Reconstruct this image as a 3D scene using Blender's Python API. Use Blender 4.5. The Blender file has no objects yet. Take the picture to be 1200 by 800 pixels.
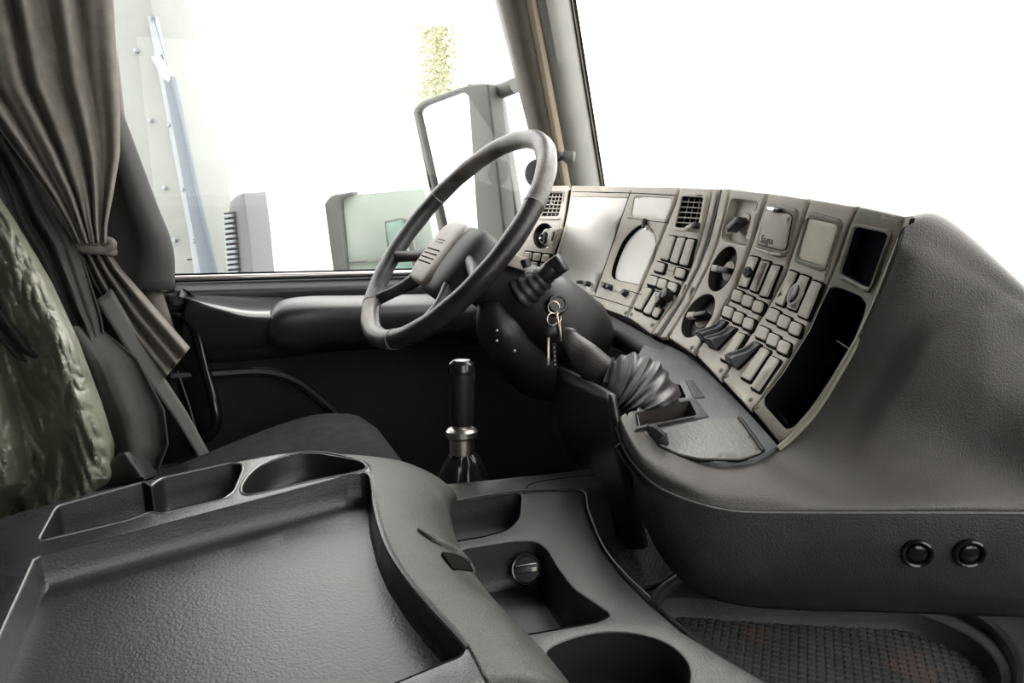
import bpy, bmesh, math, random
import numpy as np
from mathutils import Vector, Matrix, noise
from mathutils.geometry import delaunay_2d_cdt
random.seed(4)
scene = bpy.context.scene
COL = scene.collection
R = math.radians
PI = math.pi

# ------------------------------------------------------------------ camera
F = 870.0
AZ, PITCH = R(66), R(13.6)
CAM = np.array([0.6, 0.0, 1.25])
hv = np.array([-math.sin(AZ), math.cos(AZ), 0.0]); zv = np.array([0, 0, 1.0])
rv = np.array([math.cos(AZ), math.sin(AZ), 0.0])
fv = hv*math.cos(PITCH) - zv*math.sin(PITCH)
uv = zv*math.cos(PITCH) + hv*math.sin(PITCH)
cd = bpy.data.cameras.new('camera'); co = bpy.data.objects.new('camera', cd); COL.objects.link(co)
cd.sensor_width = 36; cd.lens = F/1200*36; cd.clip_start = .02; cd.clip_end = 300
co.matrix_world = Matrix(((rv[0], uv[0], -fv[0], CAM[0]), (rv[1], uv[1], -fv[1], CAM[1]), (rv[2], uv[2], -fv[2], CAM[2]), (0, 0, 0, 1)))
scene.camera = co

# ------------------------------------------------------------------ sky and exposure
w = bpy.data.worlds.new('overcast_sky'); scene.world = w; w.use_nodes = True
bg = w.node_tree.nodes['Background']; bg.inputs[0].default_value = (1, .985, .955, 1); bg.inputs[1].default_value = 4.7
scene.view_settings.view_transform = 'Standard'; scene.view_settings.look = 'None'
scene.view_settings.exposure = 0.0; scene.view_settings.gamma = 1
scene.view_settings.use_curve_mapping = False
sd = bpy.data.lights.new('sun', 'SUN'); sd.energy = 1.2; sd.angle = R(25); sd.color = (1, .97, .92)
so = bpy.data.objects.new('sun', sd); COL.objects.link(so)
so.rotation_euler = Vector((-.75, .55, .85)).to_track_quat('Z', 'Y').to_euler()

# ------------------------------------------------------------------ maths helpers
def rays(px, py):
    px = np.asarray(px, float); py = np.asarray(py, float)
    return fv + ((px-600)/F)[..., None]*rv + ((400-py)/F)[..., None]*uv
def pt(px, py, d): return Vector(CAM + d*rays(px, py))
def pth(px, py, h):
    q = rays(px, py); return Vector(CAM + (-h/q[2])*q)
def ptx(px, py, x):
    q = rays(px, py); return Vector(CAM + ((x-CAM[0])/q[0])*q)
def pty(px, py, y):
    q = rays(px, py); return Vector(CAM + ((y-CAM[1])/q[1])*q)
def dep(P): return float((np.array(P)-CAM) @ fv)
def pxm(npx, d): return npx*d/F            # pixels to metres at depth d

class Surf:
    """smooth surface seen from the seat: thin plate spline through points (px, py, depth)"""
    def __init__(s, pts):
        P = np.array([(a/100, b/100) for a, b, c in pts]); v = np.array([1/c for a, b, c in pts]); n = len(P)
        K = s.k(P, P); A = np.zeros((n+3, n+3)); A[:n, :n] = K + 1e-3*np.eye(n)
        A[:n, n] = 1; A[:n, n+1:] = P; A[n:, :n] = A[:n, n:].T
        s.P = P; s.w = np.linalg.solve(A, np.concatenate([v, np.zeros(3)]))
    def k(s, a, b):
        r2 = ((a[:, None]-b[None])**2).sum(2); return .5*r2*np.log(r2+1e-12)
    def pos(s, q):
        q = np.asarray(q, float)/100
        iv = s.k(q, s.P) @ s.w[:-3] + s.w[-3] + q @ s.w[-2:]
        return CAM + rays(q[:, 0]*100, q[:, 1]*100)/iv[:, None]
    def ev(s, q):
        q = np.asarray(q, float); P = s.pos(q)
        a = s.pos(q+(1, 0)) - s.pos(q-(1, 0)); b = s.pos(q+(0, 1)) - s.pos(q-(0, 1))
        n = np.cross(b, a); n /= np.linalg.norm(n, axis=1)[:, None]
        sg = np.sign((n*(CAM-P)).sum(1)); return P, n*sg[:, None]
class Plane(Surf):
    def __init__(s, p, n): s.p = np.array(p, float); s.n = np.array(Vector(n).normalized())
    def pos(s, q):
        q = np.asarray(q, float); r = rays(q[:, 0], q[:, 1])
        return CAM + r*(((s.p-CAM) @ s.n)/(r @ s.n))[:, None]
    def ev(s, q):
        P = s.pos(q); n = s.n if (CAM-s.p) @ s.n > 0 else -s.n
        return P, np.repeat(n[None], len(P), 0)
def HP(h): return Plane((0, 0, CAM[2]-h), (0, 0, 1))

# ------------------------------------------------------------------ materials
def mat(name, col, rough=.5, bump=0, bscale=300, var=0, vscale=8, col2=None, metal=0, spec=.5, coat=0, detail=3, trans=0, stains=None):
    m = bpy.data.materials.new(name); m.use_nodes = True; nt = m.node_tree; N = nt.nodes; L = nt.links
    b = N['Principled BSDF']; b.inputs['Base Color'].default_value = (*col, 1); b.inputs['Roughness'].default_value = rough
    b.inputs['Metallic'].default_value = metal; b.inputs['Specular IOR Level'].default_value = spec
    b.inputs['Coat Weight'].default_value = coat; b.inputs['Coat Roughness'].default_value = .15
    g = N.new('ShaderNodeNewGeometry')
    csock = None
    if var or col2:
        n = N.new('ShaderNodeTexNoise'); n.inputs['Scale'].default_value = vscale; n.inputs['Detail'].default_value = 6; n.inputs['Roughness'].default_value = .65
        L.new(g.outputs['Position'], n.inputs['Vector'])
        r = N.new('ShaderNodeValToRGB'); c2 = col2 or tuple(min(1, c*(1+var)) for c in col); c1 = col if col2 else tuple(c*(1-var) for c in col)
        r.color_ramp.elements[0].position = .35; r.color_ramp.elements[1].position = .68
        r.color_ramp.elements[0].color = (*c1, 1); r.color_ramp.elements[1].color = (*c2, 1)
        L.new(n.outputs['Fac'], r.inputs[0]); csock = r.outputs[0]
        rr = N.new('ShaderNodeMapRange'); rr.inputs[3].default_value = max(.05, rough-.07); rr.inputs[4].default_value = min(1, rough+.1)
        L.new(n.outputs['Fac'], rr.inputs[0]); L.new(rr.outputs[0], b.inputs['Roughness'])
    if stains:
        scol, spots, sc = stains
        n = N.new('ShaderNodeTexNoise'); n.inputs['Scale'].default_value = sc; n.inputs['Detail'].default_value = 8; n.inputs['Roughness'].default_value = .7
        L.new(g.outputs['Position'], n.inputs['Vector'])
        acc = None
        for (c, rad) in spots:
            d = N.new('ShaderNodeVectorMath'); d.operation = 'DISTANCE'; L.new(g.outputs['Position'], d.inputs[0]); d.inputs[1].default_value = c
            q = N.new('ShaderNodeMapRange'); q.inputs[1].default_value = 0; q.inputs[2].default_value = rad; q.inputs[3].default_value = .22; q.inputs[4].default_value = -.3
            L.new(d.outputs['Value'], q.inputs[0])
            if acc is None: acc = q.outputs[0]
            else:
                mx = N.new('ShaderNodeMath'); mx.operation = 'MAXIMUM'; L.new(acc, mx.inputs[0]); L.new(q.outputs[0], mx.inputs[1]); acc = mx.outputs[0]
        ad = N.new('ShaderNodeMath'); ad.operation = 'ADD'; L.new(acc, ad.inputs[0]); L.new(n.outputs['Fac'], ad.inputs[1])
        st = N.new('ShaderNodeMapRange'); st.inputs[1].default_value = .52; st.inputs[2].default_value = .62; L.new(ad.outputs[0], st.inputs[0])
        mx = N.new('ShaderNodeMix'); mx.data_type = 'RGBA'; L.new(st.outputs[0], mx.inputs[0])
        if csock: L.new(csock, mx.inputs[6])
        else: mx.inputs[6].default_value = (*col, 1)
        mx.inputs[7].default_value = (*scol, 1); csock = mx.outputs[2]
    if csock: L.new(csock, b.inputs['Base Color'])
    if bump:
        n = N.new('ShaderNodeTexNoise'); n.inputs['Scale'].default_value = bscale; n.inputs['Detail'].default_value = detail
        L.new(g.outputs['Position'], n.inputs['Vector'])
        bp = N.new('ShaderNodeBump'); bp.inputs['Strength'].default_value = bump; bp.inputs['Distance'].default_value = .001
        L.new(n.outputs['Fac'], bp.inputs['Height']); L.new(bp.outputs[0], b.inputs['Normal'])
    if trans:
        t = N.new('ShaderNodeBsdfTranslucent'); 
        if csock: L.new(csock, t.inputs[0])
        else: t.inputs[0].default_value = (*col, 1)
        mx = N.new('ShaderNodeMixShader'); mx.inputs[0].default_value = trans
        L.new(b.outputs[0], mx.inputs[1]); L.new(t.outputs[0], mx.inputs[2]); L.new(mx.outputs[0], N['Material Output'].inputs[0])
    return m
def glass_mat(name, haze=.0, tint=(1, 1, 1), refl=.06, hazecol=(.8, .82, .8)):
    m = bpy.data.materials.new(name); m.use_nodes = True; N = m.node_tree.nodes; L = m.node_tree.links; N.remove(N['Principled BSDF'])
    t = N.new('ShaderNodeBsdfTransparent'); t.inputs[0].default_value = (*tint, 1)
    g = N.new('ShaderNodeBsdfGlossy'); g.inputs['Roughness'].default_value = .02
    mx = N.new('ShaderNodeMixShader'); mx.inputs[0].default_value = refl; L.new(t.outputs[0], mx.inputs[1]); L.new(g.outputs[0], mx.inputs[2])
    d = N.new('ShaderNodeBsdfDiffuse'); d.inputs[0].default_value = (*hazecol, 1)
    tl = N.new('ShaderNodeBsdfTranslucent'); tl.inputs[0].default_value = (*hazecol, 1)
    m2 = N.new('ShaderNodeMixShader'); m2.inputs[0].default_value = .5; L.new(d.outputs[0], m2.inputs[1]); L.new(tl.outputs[0], m2.inputs[2])
    m3 = N.new('ShaderNodeMixShader'); m3.inputs[0].default_value = haze; L.new(mx.outputs[0], m3.inputs[1]); L.new(m2.outputs[0], m3.inputs[2])
    L.new(m3.outputs[0], N['Material Output'].inputs[0]); return m

M = dict(
 fascia=mat('worn_beige_plastic', (.50, .46, .395), .42, .5, 500, col2=(.62, .575, .50), vscale=14),
 fascia_dark=mat('worn_olive_plastic', (.20, .19, .15), .45, .6, 500, col2=(.28, .27, .21), vscale=16),
 button=mat('beige_button_plastic', (.53, .495, .425), .45, .3, 600, col2=(.64, .605, .53), vscale=30),
 groove=mat('dark_groove_plastic', (.006, .006, .005), .9, spec=.08),
 black=mat('black_plastic', (.012, .012, .013), .35, .3, 500),
 gloss=mat('glossy_black_plastic', (.010, .010, .011), .18),
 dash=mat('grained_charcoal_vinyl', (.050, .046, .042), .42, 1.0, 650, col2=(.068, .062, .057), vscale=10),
 dashblue=mat('bluish_grey_plastic', (.060, .068, .072), .42, .7, 500, col2=(.095, .105, .110), vscale=22, detail=6),
 rim_edge=mat('worn_dash_lip', (.062, .062, .058), .42, .8, 600, col2=(.095, .098, .088), vscale=22),
 lower=mat('dark_grey_plastic', (.030, .028, .027), .50, .9, 500, var=.25, vscale=14),
 lid=mat('grained_grey_lid', (.10, .10, .098), .42, 1.0, 260, col2=(.13, .13, .125), vscale=30),
 table=mat('grained_dark_table_plastic', (.017, .0165, .018), .26, .30, 420, col2=(.026, .025, .027), vscale=12, detail=6),
 edge=mat('highlight_table_edge', (.085, .083, .082), .2, .2, 420),  # paler than the table: the highlight along its lips put into colour
 trayfloor=mat('leather_grain_tray_floor', (.028, .027, .028), .32, .55, 330, col2=(.042, .040, .040), vscale=12, detail=5),
 bin=mat('bin_black_plastic', (.010, .010, .010), .42, .4, 500),
 console=mat('console_grey_plastic', (.019, .020, .019), .38, .5, 500, col2=(.032, .034, .031), vscale=12),
 tread=mat('console_border_plastic', (.040, .042, .038), .42, 1.0, 500, col2=(.075, .077, .068), vscale=16),
 door=mat('black_door_plastic', (.022, .022, .024), .33, .5, 450, var=.15),
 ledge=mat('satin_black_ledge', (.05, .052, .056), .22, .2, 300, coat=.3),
 doorlow=mat('door_lower_carpet', (.018, .017, .017), .85, .8, 500, var=.2),
 blacktrim=mat('gloss_black_trim', (.02, .022, .024), .25),
 pillar=mat('grey_pillar_plastic', (.17, .17, .157), .5, .4, 600, col2=(.22, .216, .20), vscale=6),
 pillar2=mat('brown_grey_pillar_seal', (.09, .078, .062), .45, .3, 500, var=.2),
 pillar3=mat('tan_seal_edge', (.34, .28, .2), .5),
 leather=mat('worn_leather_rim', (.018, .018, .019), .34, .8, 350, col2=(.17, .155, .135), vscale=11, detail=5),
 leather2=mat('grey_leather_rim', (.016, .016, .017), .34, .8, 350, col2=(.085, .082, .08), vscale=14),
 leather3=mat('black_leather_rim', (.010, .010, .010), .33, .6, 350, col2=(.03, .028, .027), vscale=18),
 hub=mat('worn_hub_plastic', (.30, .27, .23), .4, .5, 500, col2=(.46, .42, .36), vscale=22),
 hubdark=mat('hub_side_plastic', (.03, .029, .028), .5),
 column=mat('column_shroud_plastic', (.018, .017, .016), .42, .6, 500, var=.2),
 gaiter=mat('rubber_gaiter', (.026, .024, .024), .42, .4, 400),
 lever=mat('brown_grey_lever', (.05, .043, .040), .42, .8, 500, var=.2),
 chrome=mat('brushed_metal', (.62, .58, .56), .3, metal=1),
 steel=mat('key_steel', (.55, .48, .40), .3, metal=1),
 lens=mat('white_reflection_lens', (.86, .84, .78), .42, .1, 60, col2=(.93, .915, .88), vscale=9, coat=.25),  # opaque white colour stands for the sky reflected in clear covers
 beige=mat('cream_lens', (.80, .75, .60), .4, .1, 200, col2=(.88, .84, .70), vscale=30),
 navy=mat('dark_display', (.008, .009, .013), .5),
 felt=mat('black_felt', (.008, .009, .013), .9, spec=.1),
 curtain=mat('woven_curtain', (.25, .228, .20), .95, 1.0, 900, col2=(.33, .30, .27), vscale=40, spec=.1, trans=.26),
 drape=mat('dark_drape', (.065, .062, .058), .9, .8, 700, var=.25, spec=.15),
 foil=mat('crinkled_silver_green_sheet', (.16, .165, .125), .42, 1.0, 90, col2=(.25, .25, .19), vscale=10, detail=6, spec=.7),
 cloth=mat('seat_cloth', (.030, .030, .032), .95, 1.0, 900, col2=(.045, .045, .047), vscale=40, spec=.1),
 seatgreen=mat('grey_green_seat_fabric', (.12, .14, .13), .95, 1.0, 700, col2=(.17, .19, .18), vscale=90, spec=.1),
 belt=mat('seat_belt_webbing', (.17, .17, .16), .6, .6, 900),
 mirror=mat('mirror_glass', (.93, .95, .95), .02, metal=1),
 housing=mat('mirror_housing', (.075, .08, .078), .5, .3, 200, var=.1),
 housing2=mat('mirror_frame', (.10, .104, .097), .5, .2, 200),
 white=mat('white_paint', (.75, .75, .75), .5), ground=mat('pale_ground', (.55, .55, .52), .9),
 panel=mat('pale_grey_panel', (.21, .225, .21), .5, .2, 100, var=.06),
 bluegrey=mat('blue_grey_trim', (.11, .135, .16), .5), bluepale=mat('pale_blue_trim', (.26, .29, .31), .5),
 stack=mat('grey_louvre', (.15, .156, .16), .6), stackdark=mat('dark_slot', (.018, .018, .018), .7),
 grass=mat('green_grass', (.18, .32, .13), .9, var=.2), leaf=mat('yellow_green_leaves', (.24, .24, .11), .8, col2=(.42, .42, .28), vscale=5), bark=mat('bark', (.5, .5, .42), .9),
 vehglass=mat('vehicle_window_glass', (.30, .36, .31), .3, col2=(.42, .44, .41), vscale=1.5),
 vehmirror=mat('small_green_mirror', (.12, .22, .18), .2, col2=(.22, .30, .26), vscale=6),
 shell=mat('dark_cab_lining', (.028, .027, .025), .9, .5, 300, var=.1),
 floor=mat('dark_floor_carpet', (.015, .014, .014), .95, 1, 400),
 inkk=mat('black_ink', (.03, .028, .025), .6), rubber=mat('black_rubber', (.015, .015, .016), .5),
)
M['pane'] = glass_mat('window_glass', haze=.0, refl=.012)

# ------------------------------------------------------------------ object helpers
class MB:
    def __init__(s): s.v = []; s.f = []
    def add(s, vs, fs):
        o = len(s.v); s.v += [tuple(v) for v in vs]; s.f += [tuple(i+o for i in f) for f in fs]; return s
    def grid(s, rows, closed=False):
        nr, nc = len(rows), len(rows[0]); vs = [p for r in rows for p in r]; fs = []
        for i in range(nr-1):
            for j in range(nc if closed else nc-1):
                k = (j+1) % nc; fs.append((i*nc+j, i*nc+k, (i+1)*nc+k, (i+1)*nc+j))
        return s.add(vs, fs)
    def build(s, name, m, parent=None, label=None, smooth=35, weld=1e-5, solid=0, off=-1, sub=0, cat=None, group=None, kind=None):
        me = bpy.data.meshes.new(name); me.from_pydata(s.v, [], s.f)
        bm = bmesh.new(); bm.from_mesh(me)
        if weld: bmesh.ops.remove_doubles(bm, verts=bm.verts, dist=weld)
        bmesh.ops.recalc_face_normals(bm, faces=bm.faces); bm.to_mesh(me); bm.free()
        me.materials.append(m if not isinstance(m, str) else M[m])
        if smooth:
            me.shade_smooth() if hasattr(me, 'shade_smooth') else None
            for p in me.polygons: p.use_smooth = True
            me.set_sharp_from_angle(angle=R(smooth))
        o = bpy.data.objects.new(name, me); COL.objects.link(o)
        if parent:
            o.parent = parent
            if parent.type == 'EMPTY': o.location = -parent.location
        if label: o['label'] = label
        if cat: o['category'] = cat
        if group: o['group'] = group
        if kind: o['kind'] = kind
        if sub:
            q = o.modifiers.new('subdivision', 'SUBSURF'); q.levels = q.render_levels = sub
        if solid:
            q = o.modifiers.new('thickness', 'SOLIDIFY'); q.thickness = solid; q.offset = off
        return o
def thing(name, label, cat, loc, group=None, kind=None):
    o = bpy.data.objects.new(name, None); COL.objects.link(o); o.location = loc; o.empty_display_size = .05
    if kind: o['kind'] = kind
    if label: o['label'] = label
    if cat: o['category'] = cat
    if group: o['group'] = group
    return o

def fillet(p, r, n=4):
    """closed polygon with rounded corners, r = number or list"""
    out = []; N = len(p)
    for i in range(N):
        rr = r[i] if isinstance(r, (list, tuple)) else r
        a, b, c = np.array(p[i-1], float), np.array(p[i], float), np.array(p[(i+1) % N], float)
        u, v = a-b, c-b; lu, lv = np.linalg.norm(u), np.linalg.norm(v)
        if rr <= 0: out.append(tuple(b)); continue
        t = min(rr, lu*.49, lv*.49); A = b+u/lu*t; B = b+v/lv*t
        for k in range(n+1):
            s = k/n; q = (1-s)**2*A + 2*s*(1-s)*b + s*s*B; out.append(tuple(q))
    return out
def catmull(p, n=6, closed=False):
    P = [np.array(q, float) for q in p]; N = len(P); out = []
    rng = range(N) if closed else range(N-1)
    for i in rng:
        if closed: a, b, c, d = P[i-1], P[i], P[(i+1) % N], P[(i+2) % N]
        else: b, c = P[i], P[i+1]; a = P[i-1] if i else 2*b-c; d = P[i+2] if i+2 < N else 2*c-b
        for k in range(n):
            t = k/n; out.append(.5*((2*b)+(c-a)*t+(2*a-5*b+4*c-d)*t*t+(3*b-a-3*c+d)*t**3))
    if not closed: out.append(P[-1])
    return out
def resample(p, L):
    out = []; N = len(p)
    for i in range(N):
        a, b = np.array(p[i], float), np.array(p[(i+1) % N], float); k = max(1, int(np.linalg.norm(b-a)/L))
        out += [tuple(a+(b-a)*j/k) for j in range(k)]
    return out
def area(p): return .5*sum(p[i-1][0]*p[i][1]-p[i][0]*p[i-1][1] for i in range(len(p)))
def offset(p, d):
    """inward for d>0 (outward <0), pixel polygon"""
    P = [np.array(q, float) for q in p]; N = len(P); s = 1 if area(p) > 0 else -1; out = []
    for i in range(N):
        a, b, c = P[i-1], P[i], P[(i+1) % N]; u = b-a; v = c-b
        u = u/(np.linalg.norm(u)+1e-9); v = v/(np.linalg.norm(v)+1e-9)
        n1 = np.array([-u[1], u[0]])*s; n2 = np.array([-v[1], v[0]])*s; m = n1+n2; l = np.linalg.norm(m)
        if l < 1e-6: out.append(tuple(b)); continue
        m /= l; out.append(tuple(b+m*d/max(.5, m@n1)))
    return out
def inside(p, x, y):
    c = False; n = len(p); j = n-1
    for i in range(n):
        if (p[i][1] > y) != (p[j][1] > y) and x < (p[j][0]-p[i][0])*(y-p[i][1])/(p[j][1]-p[i][1])+p[i][0]: c = not c
        j = i
    return c
def cdt(outer, holes, step):
    vs = []; es = []
    for q in [outer]+holes:
        o = len(vs); vs += [Vector((float(a), float(b))) for a, b in q]; es += [(o+i, o+(i+1) % len(q)) for i in range(len(q))]
    bd = np.array([tuple(v) for v in vs])
    if step:
        xs = [p[0] for p in outer]; ys = [p[1] for p in outer]
        for x in np.arange(min(xs)+step/2, max(xs), step):
            for y in np.arange(min(ys)+step/2, max(ys), step):
                if inside(outer, x, y) and not any(inside(h, x, y) for h in holes) and ((bd-(x, y))**2).sum(1).min() > (.5*step)**2: vs.append(Vector((x, y)))
    V, E_, Fc, _, _, _ = delaunay_2d_cdt(vs, es, [], 0, 1e-4)
    fs = []
    for f in Fc:
        cx = sum(V[i][0] for i in f)/len(f); cy = sum(V[i][1] for i in f)/len(f)
        if inside(outer, cx, cy) and not any(inside(h, cx, cy) for h in holes): fs.append(tuple(f))
    return [(v[0], v[1]) for v in V], fs
def sheet(S, outer, holes=(), off=0, thick=.01, bev=.0015, step=12, seg=2, mb=None, res=9, outbev=None):
    """solid plate lying on surface S, outline and holes given where they are seen; thick and bevel in metres"""
    mb = mb or MB(); outer = resample(outer, res); holes = [resample(h, max(3, res*.6)) for h in holes]
    P, _ = S.ev([outer[0]]); d = dep(P[0]); 
    allr = []
    for q, sg in [(outer, 1)]+[(h, -1) for h in holes]:
        rings = []; bv = bev if (sg < 0 or outbev is None) else outbev; bpx = bv*F/d
        ks = [(k/seg)*PI/2 for k in range(seg+1)] if bv > 0 else [PI/2]
        P0, N0 = S.ev(q); rings.append(P0+N0*(off-thick))
        for t in ks:
            qq = offset(q, sg*bpx*(1-math.cos(t))) if bv > 0 else q
            P0, N0 = S.ev(qq); rings.append(P0+N0*(off-bv+bv*math.sin(t)))
        allr.append(qq)
        mb.grid([list(map(tuple, r)) for r in rings], closed=True)
    v2, fs = cdt(allr[0], allr[1:], step)
    P0, N0 = S.ev(v2); mb.add(P0+N0*off, fs); return mb
def pocket(S, outline, depth, taper=0, off=0, step=14, mb=None, res=6, rnd=0, wdir=None):
    """walls and floor of a recess"""
    mb = mb or MB(); q = offset(resample(outline, res), .35); rings = []
    steps = [0, .5, .8, .95, 1] if rnd else [0, 1]
    for s in steps:
        tp = taper*s + (rnd*(1-math.sqrt(max(0, 1-((s-.5)/.5)**2))) if rnd and s > .5 else 0)
        qq = offset(q, tp) if tp else q
        P, N = S.ev(qq)
        D = N if wdir is None else np.repeat(np.array(wdir)[None], len(P), 0)
        rings.append(P+D*(off-depth*s))
    mb.grid([list(map(tuple, r)) for r in rings], closed=True)
    v2, fs = cdt(qq, [], step); P, N = S.ev(v2)
    D = N if wdir is None else np.repeat(np.array(wdir)[None], len(P), 0)
    mb.add(P+D*(off-depth), fs); return mb
def tube(pts, r, seg=10, closed=False, mb=None, cap=True, sq=1.0, up=None):
    mb = mb or MB(); P = [Vector(p) for p in pts]; n = len(P); rr = r if isinstance(r, (list, tuple)) else [r]*n
    prev = None; rings = []
    for i in range(n):
        t = (P[(i+1) % n]-P[i-1]) if closed else (P[min(i+1, n-1)]-P[max(i-1, 0)])
        t.normalize()
        if prev is None:
            a = Vector(up) if up else (Vector((0, 0, 1)) if abs(t.z) < .9 else Vector((1, 0, 0)))
            x = (a - t*a.dot(t)).normalized()
        else: x = (prev - t*prev.dot(t)).normalized()
        prev = x; y = t.cross(x)
        rings.append([P[i]+x*rr[i]*math.cos(2*PI*k/seg)+y*rr[i]*sq*math.sin(2*PI*k/seg) for k in range(seg)])
    if closed: rings.append(rings[0])
    mb.grid(rings, closed=True)
    if cap and not closed:
        for rg in (rings[0], rings[-1]): mb.add(rg, [tuple(range(seg))])
    return mb
def lathe(c, axis, prof, seg=24, mb=None, caps=True, squash=None):
    mb = mb or MB(); c = Vector(c); z = Vector(axis).normalized(); x = z.orthogonal().normalized() if squash is None else (Vector(squash)-z*Vector(squash).dot(z)).normalized(); y = z.cross(x)
    rings = [[c+z*h+(x*math.cos(2*PI*k/seg)+y*math.sin(2*PI*k/seg))*r for k in range(seg)] for r, h in prof]
    mb.grid(rings, closed=True)
    if caps:
        for rg in (rings[0], rings[-1]): mb.add(rg, [tuple(range(seg))])
    return mb
def box(c, ax, ay, az, sx, sy, sz, bev=.002, mb=None, seg=2):
    """rounded box, half sizes"""
    mb = mb or MB(); bm = bmesh.new(); bmesh.ops.create_cube(bm, size=2)
    for v in bm.verts: v.co = Vector((v.co.x*sx, v.co.y*sy, v.co.z*sz))
    if bev: bmesh.ops.bevel(bm, geom=bm.edges[:], offset=bev, segments=seg, affect='EDGES', profile=.5)
    c = Vector(c); ax, ay, az = Vector(ax).normalized(), Vector(ay).normalized(), Vector(az).normalized()
    bm.verts.index_update()
    mb.add([c+ax*v.co.x+ay*v.co.y+az*v.co.z for v in bm.verts], [tuple(v.index for v in f.verts) for f in bm.faces]); bm.free(); return mb
def wbox(x0, x1, y0, y1, z0, z1, bev=0, mb=None):
    return box(((x0+x1)/2, (y0+y1)/2, (z0+z1)/2), (1, 0, 0), (0, 1, 0), (0, 0, 1), (x1-x0)/2, (y1-y0)/2, (z1-z0)/2, bev, mb)
def patch(ctrl, n=6, n2=None):
    """bicubic patch through a grid of points"""
    rows = [catmull(r, n2 or n) for r in ctrl]; cols = [catmull([rows[i][j] for i in range(len(rows))], n) for j in range(len(rows[0]))]
    return [[cols[j][i] for j in range(len(cols))] for i in range(len(cols[0]))]
def frame_at(S, px, py):
    P, N = S.ev([(px, py)]); P2, _ = S.ev([(px, py-3)]); P = Vector(P[0]); N = Vector(N[0]); up = (Vector(P2[0])-P); up = (up-N*up.dot(N)).normalized()
    return P, N, up, up.cross(N)
def ell(cx, cy, a, b, tilt, n=28):
    """ellipse, long half axis a; tilt degrees clockwise from vertical"""
    t = R(tilt); ux = (math.sin(t), -math.cos(t)); vx = (math.cos(t), math.sin(t))
    return [(cx+a*math.cos(2*PI*k/n)*ux[0]+b*math.sin(2*PI*k/n)*vx[0], cy+a*math.cos(2*PI*k/n)*ux[1]+b*math.sin(2*PI*k/n)*vx[1]) for k in range(n)]
def quadc(cx, cy, w_, h_, lean, slope=.35):
    """small leaning button"""
    return [(cx-w_/2+lean*.5, cy-h_/2-slope*w_/2), (cx+w_/2+lean*.5, cy-h_/2+slope*w_/2), (cx+w_/2-lean*.5, cy+h_/2+slope*w_/2), (cx-w_/2-lean*.5, cy+h_/2-slope*w_/2)]

# ================================================================== CAB SHELL
XL, XR, YB, ZF, ZC = -1.24, 1.24, -.85, .22, 2.15
wbox(XL, XR, YB, 1.35, ZF-.03, ZF).build('floor', 'floor', kind='structure')
wbox(XL, XR, YB, .80, ZC, ZC+.03).build('ceiling', 'shell', kind='structure')
wbox(XL, XR, YB-.03, YB, ZF, ZC).build('wall_back', 'shell', kind='structure')
# right wall with passenger window opening
mb = wbox(XR, XR+.03, YB, 1.3, ZF, 1.02); wbox(XR, XR+.03, YB, -.1, 1.02, ZC, mb=mb); wbox(XR, XR+.03, -.1, .85, 1.85, ZC, mb=mb)
mb.build('wall_right', 'shell', kind='structure')
# wall left: below the sill and behind the B pillar
sill = [ptx(140, 335, XL), ptx(640, 312, XL)]
zs = ptx(400, 324, -1.22).z
mb = wbox(XL-.03, XL, YB, 1.35, ZF, zs-.01); wbox(XL-.03, XL, YB, ptx(120, 200, XL).y, zs-.01, ZC, mb=mb)
mb.build('wall_left', 'shell', kind='structure')
wbox(XL, XR, 1.32, 1.36, ZF, .98).build('wall_front', 'shell', kind='structure')
# windscreen
ws = MB(); b0, b1, t0, t1 = Vector((-1.22, 1.34, .98)), Vector((1.22, 1.34, .98)), Vector((-1.16, .82, 2.15)), Vector((1.16, .82, 2.15))
nn = Vector((0, .9, .45))*.006
ws.add([b0, b1, t1, t0, b0+nn, b1+nn, t1+nn, t0+nn], [(0, 1, 2, 3), (7, 6, 5, 4), (0, 4, 5, 1), (1, 5, 6, 2), (2, 6, 7, 3), (3, 7, 4, 0)])
ws.build('window_2', 'pane', kind='structure')
wbox(1.10, 1.2, .75, .95, 1.05, 2.15, .01).build('trim_2', 'pillar', kind='structure')
wbox(XR+.008, XR+.014, -.1, .85, 1.02, 1.85).build('window_3', 'pane', kind='structure')

# ---- A pillar (trim_1)
ap = thing('trim_1', None, None, ptx(650, 214, -1.15), kind='structure')
def pillar_strip(xs_t, xs_b, depth_t, depth_b, bulge, name, m, lab=None, n=12):
    top, bot = [], []
    rows = []
    for k in range(n+1):
        s = k/n; v = -1.05 + 2.15*s
        row = []
        for j, (a, b, dt, db) in enumerate(zip(xs_t, xs_b, depth_t, depth_b)):
            row.append(np.array(pt(a+(b-a)*v, 215*v, dt+(db-dt)*v)))
        rows.append(row)
    MB().grid(patch(rows, 4)).build(name, m, ap, lab, solid=.012)
pillar_strip([586, 592, 606, 620], [641, 645, 652, 660], [1.63, 1.58, 1.56, 1.57], [1.98, 1.93, 1.91, 1.92], 0, 'seal_strip', 'pillar2', 'brown grey rounded seal strip')
pillar_strip([619, 622, 625, 628], [659, 661, 663, 665], [1.575, 1.56, 1.56, 1.575], [1.925, 1.91, 1.91, 1.925], 0, 'seal_edge', 'pillar3')
pillar_strip([627, 640, 655, 668], [664, 678, 692, 703], [1.575, 1.55, 1.58, 1.63], [1.925, 1.92, 1.95, 2.0], 0, 'pillar_cover', 'pillar')
pillar_strip([667, 669, 671, 674], [702, 704, 706, 708], [1.62, 1.60, 1.60, 1.63], [1.99, 1.97, 1.97, 2.0], 0, 'screen_seal', 'pillar2')

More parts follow.
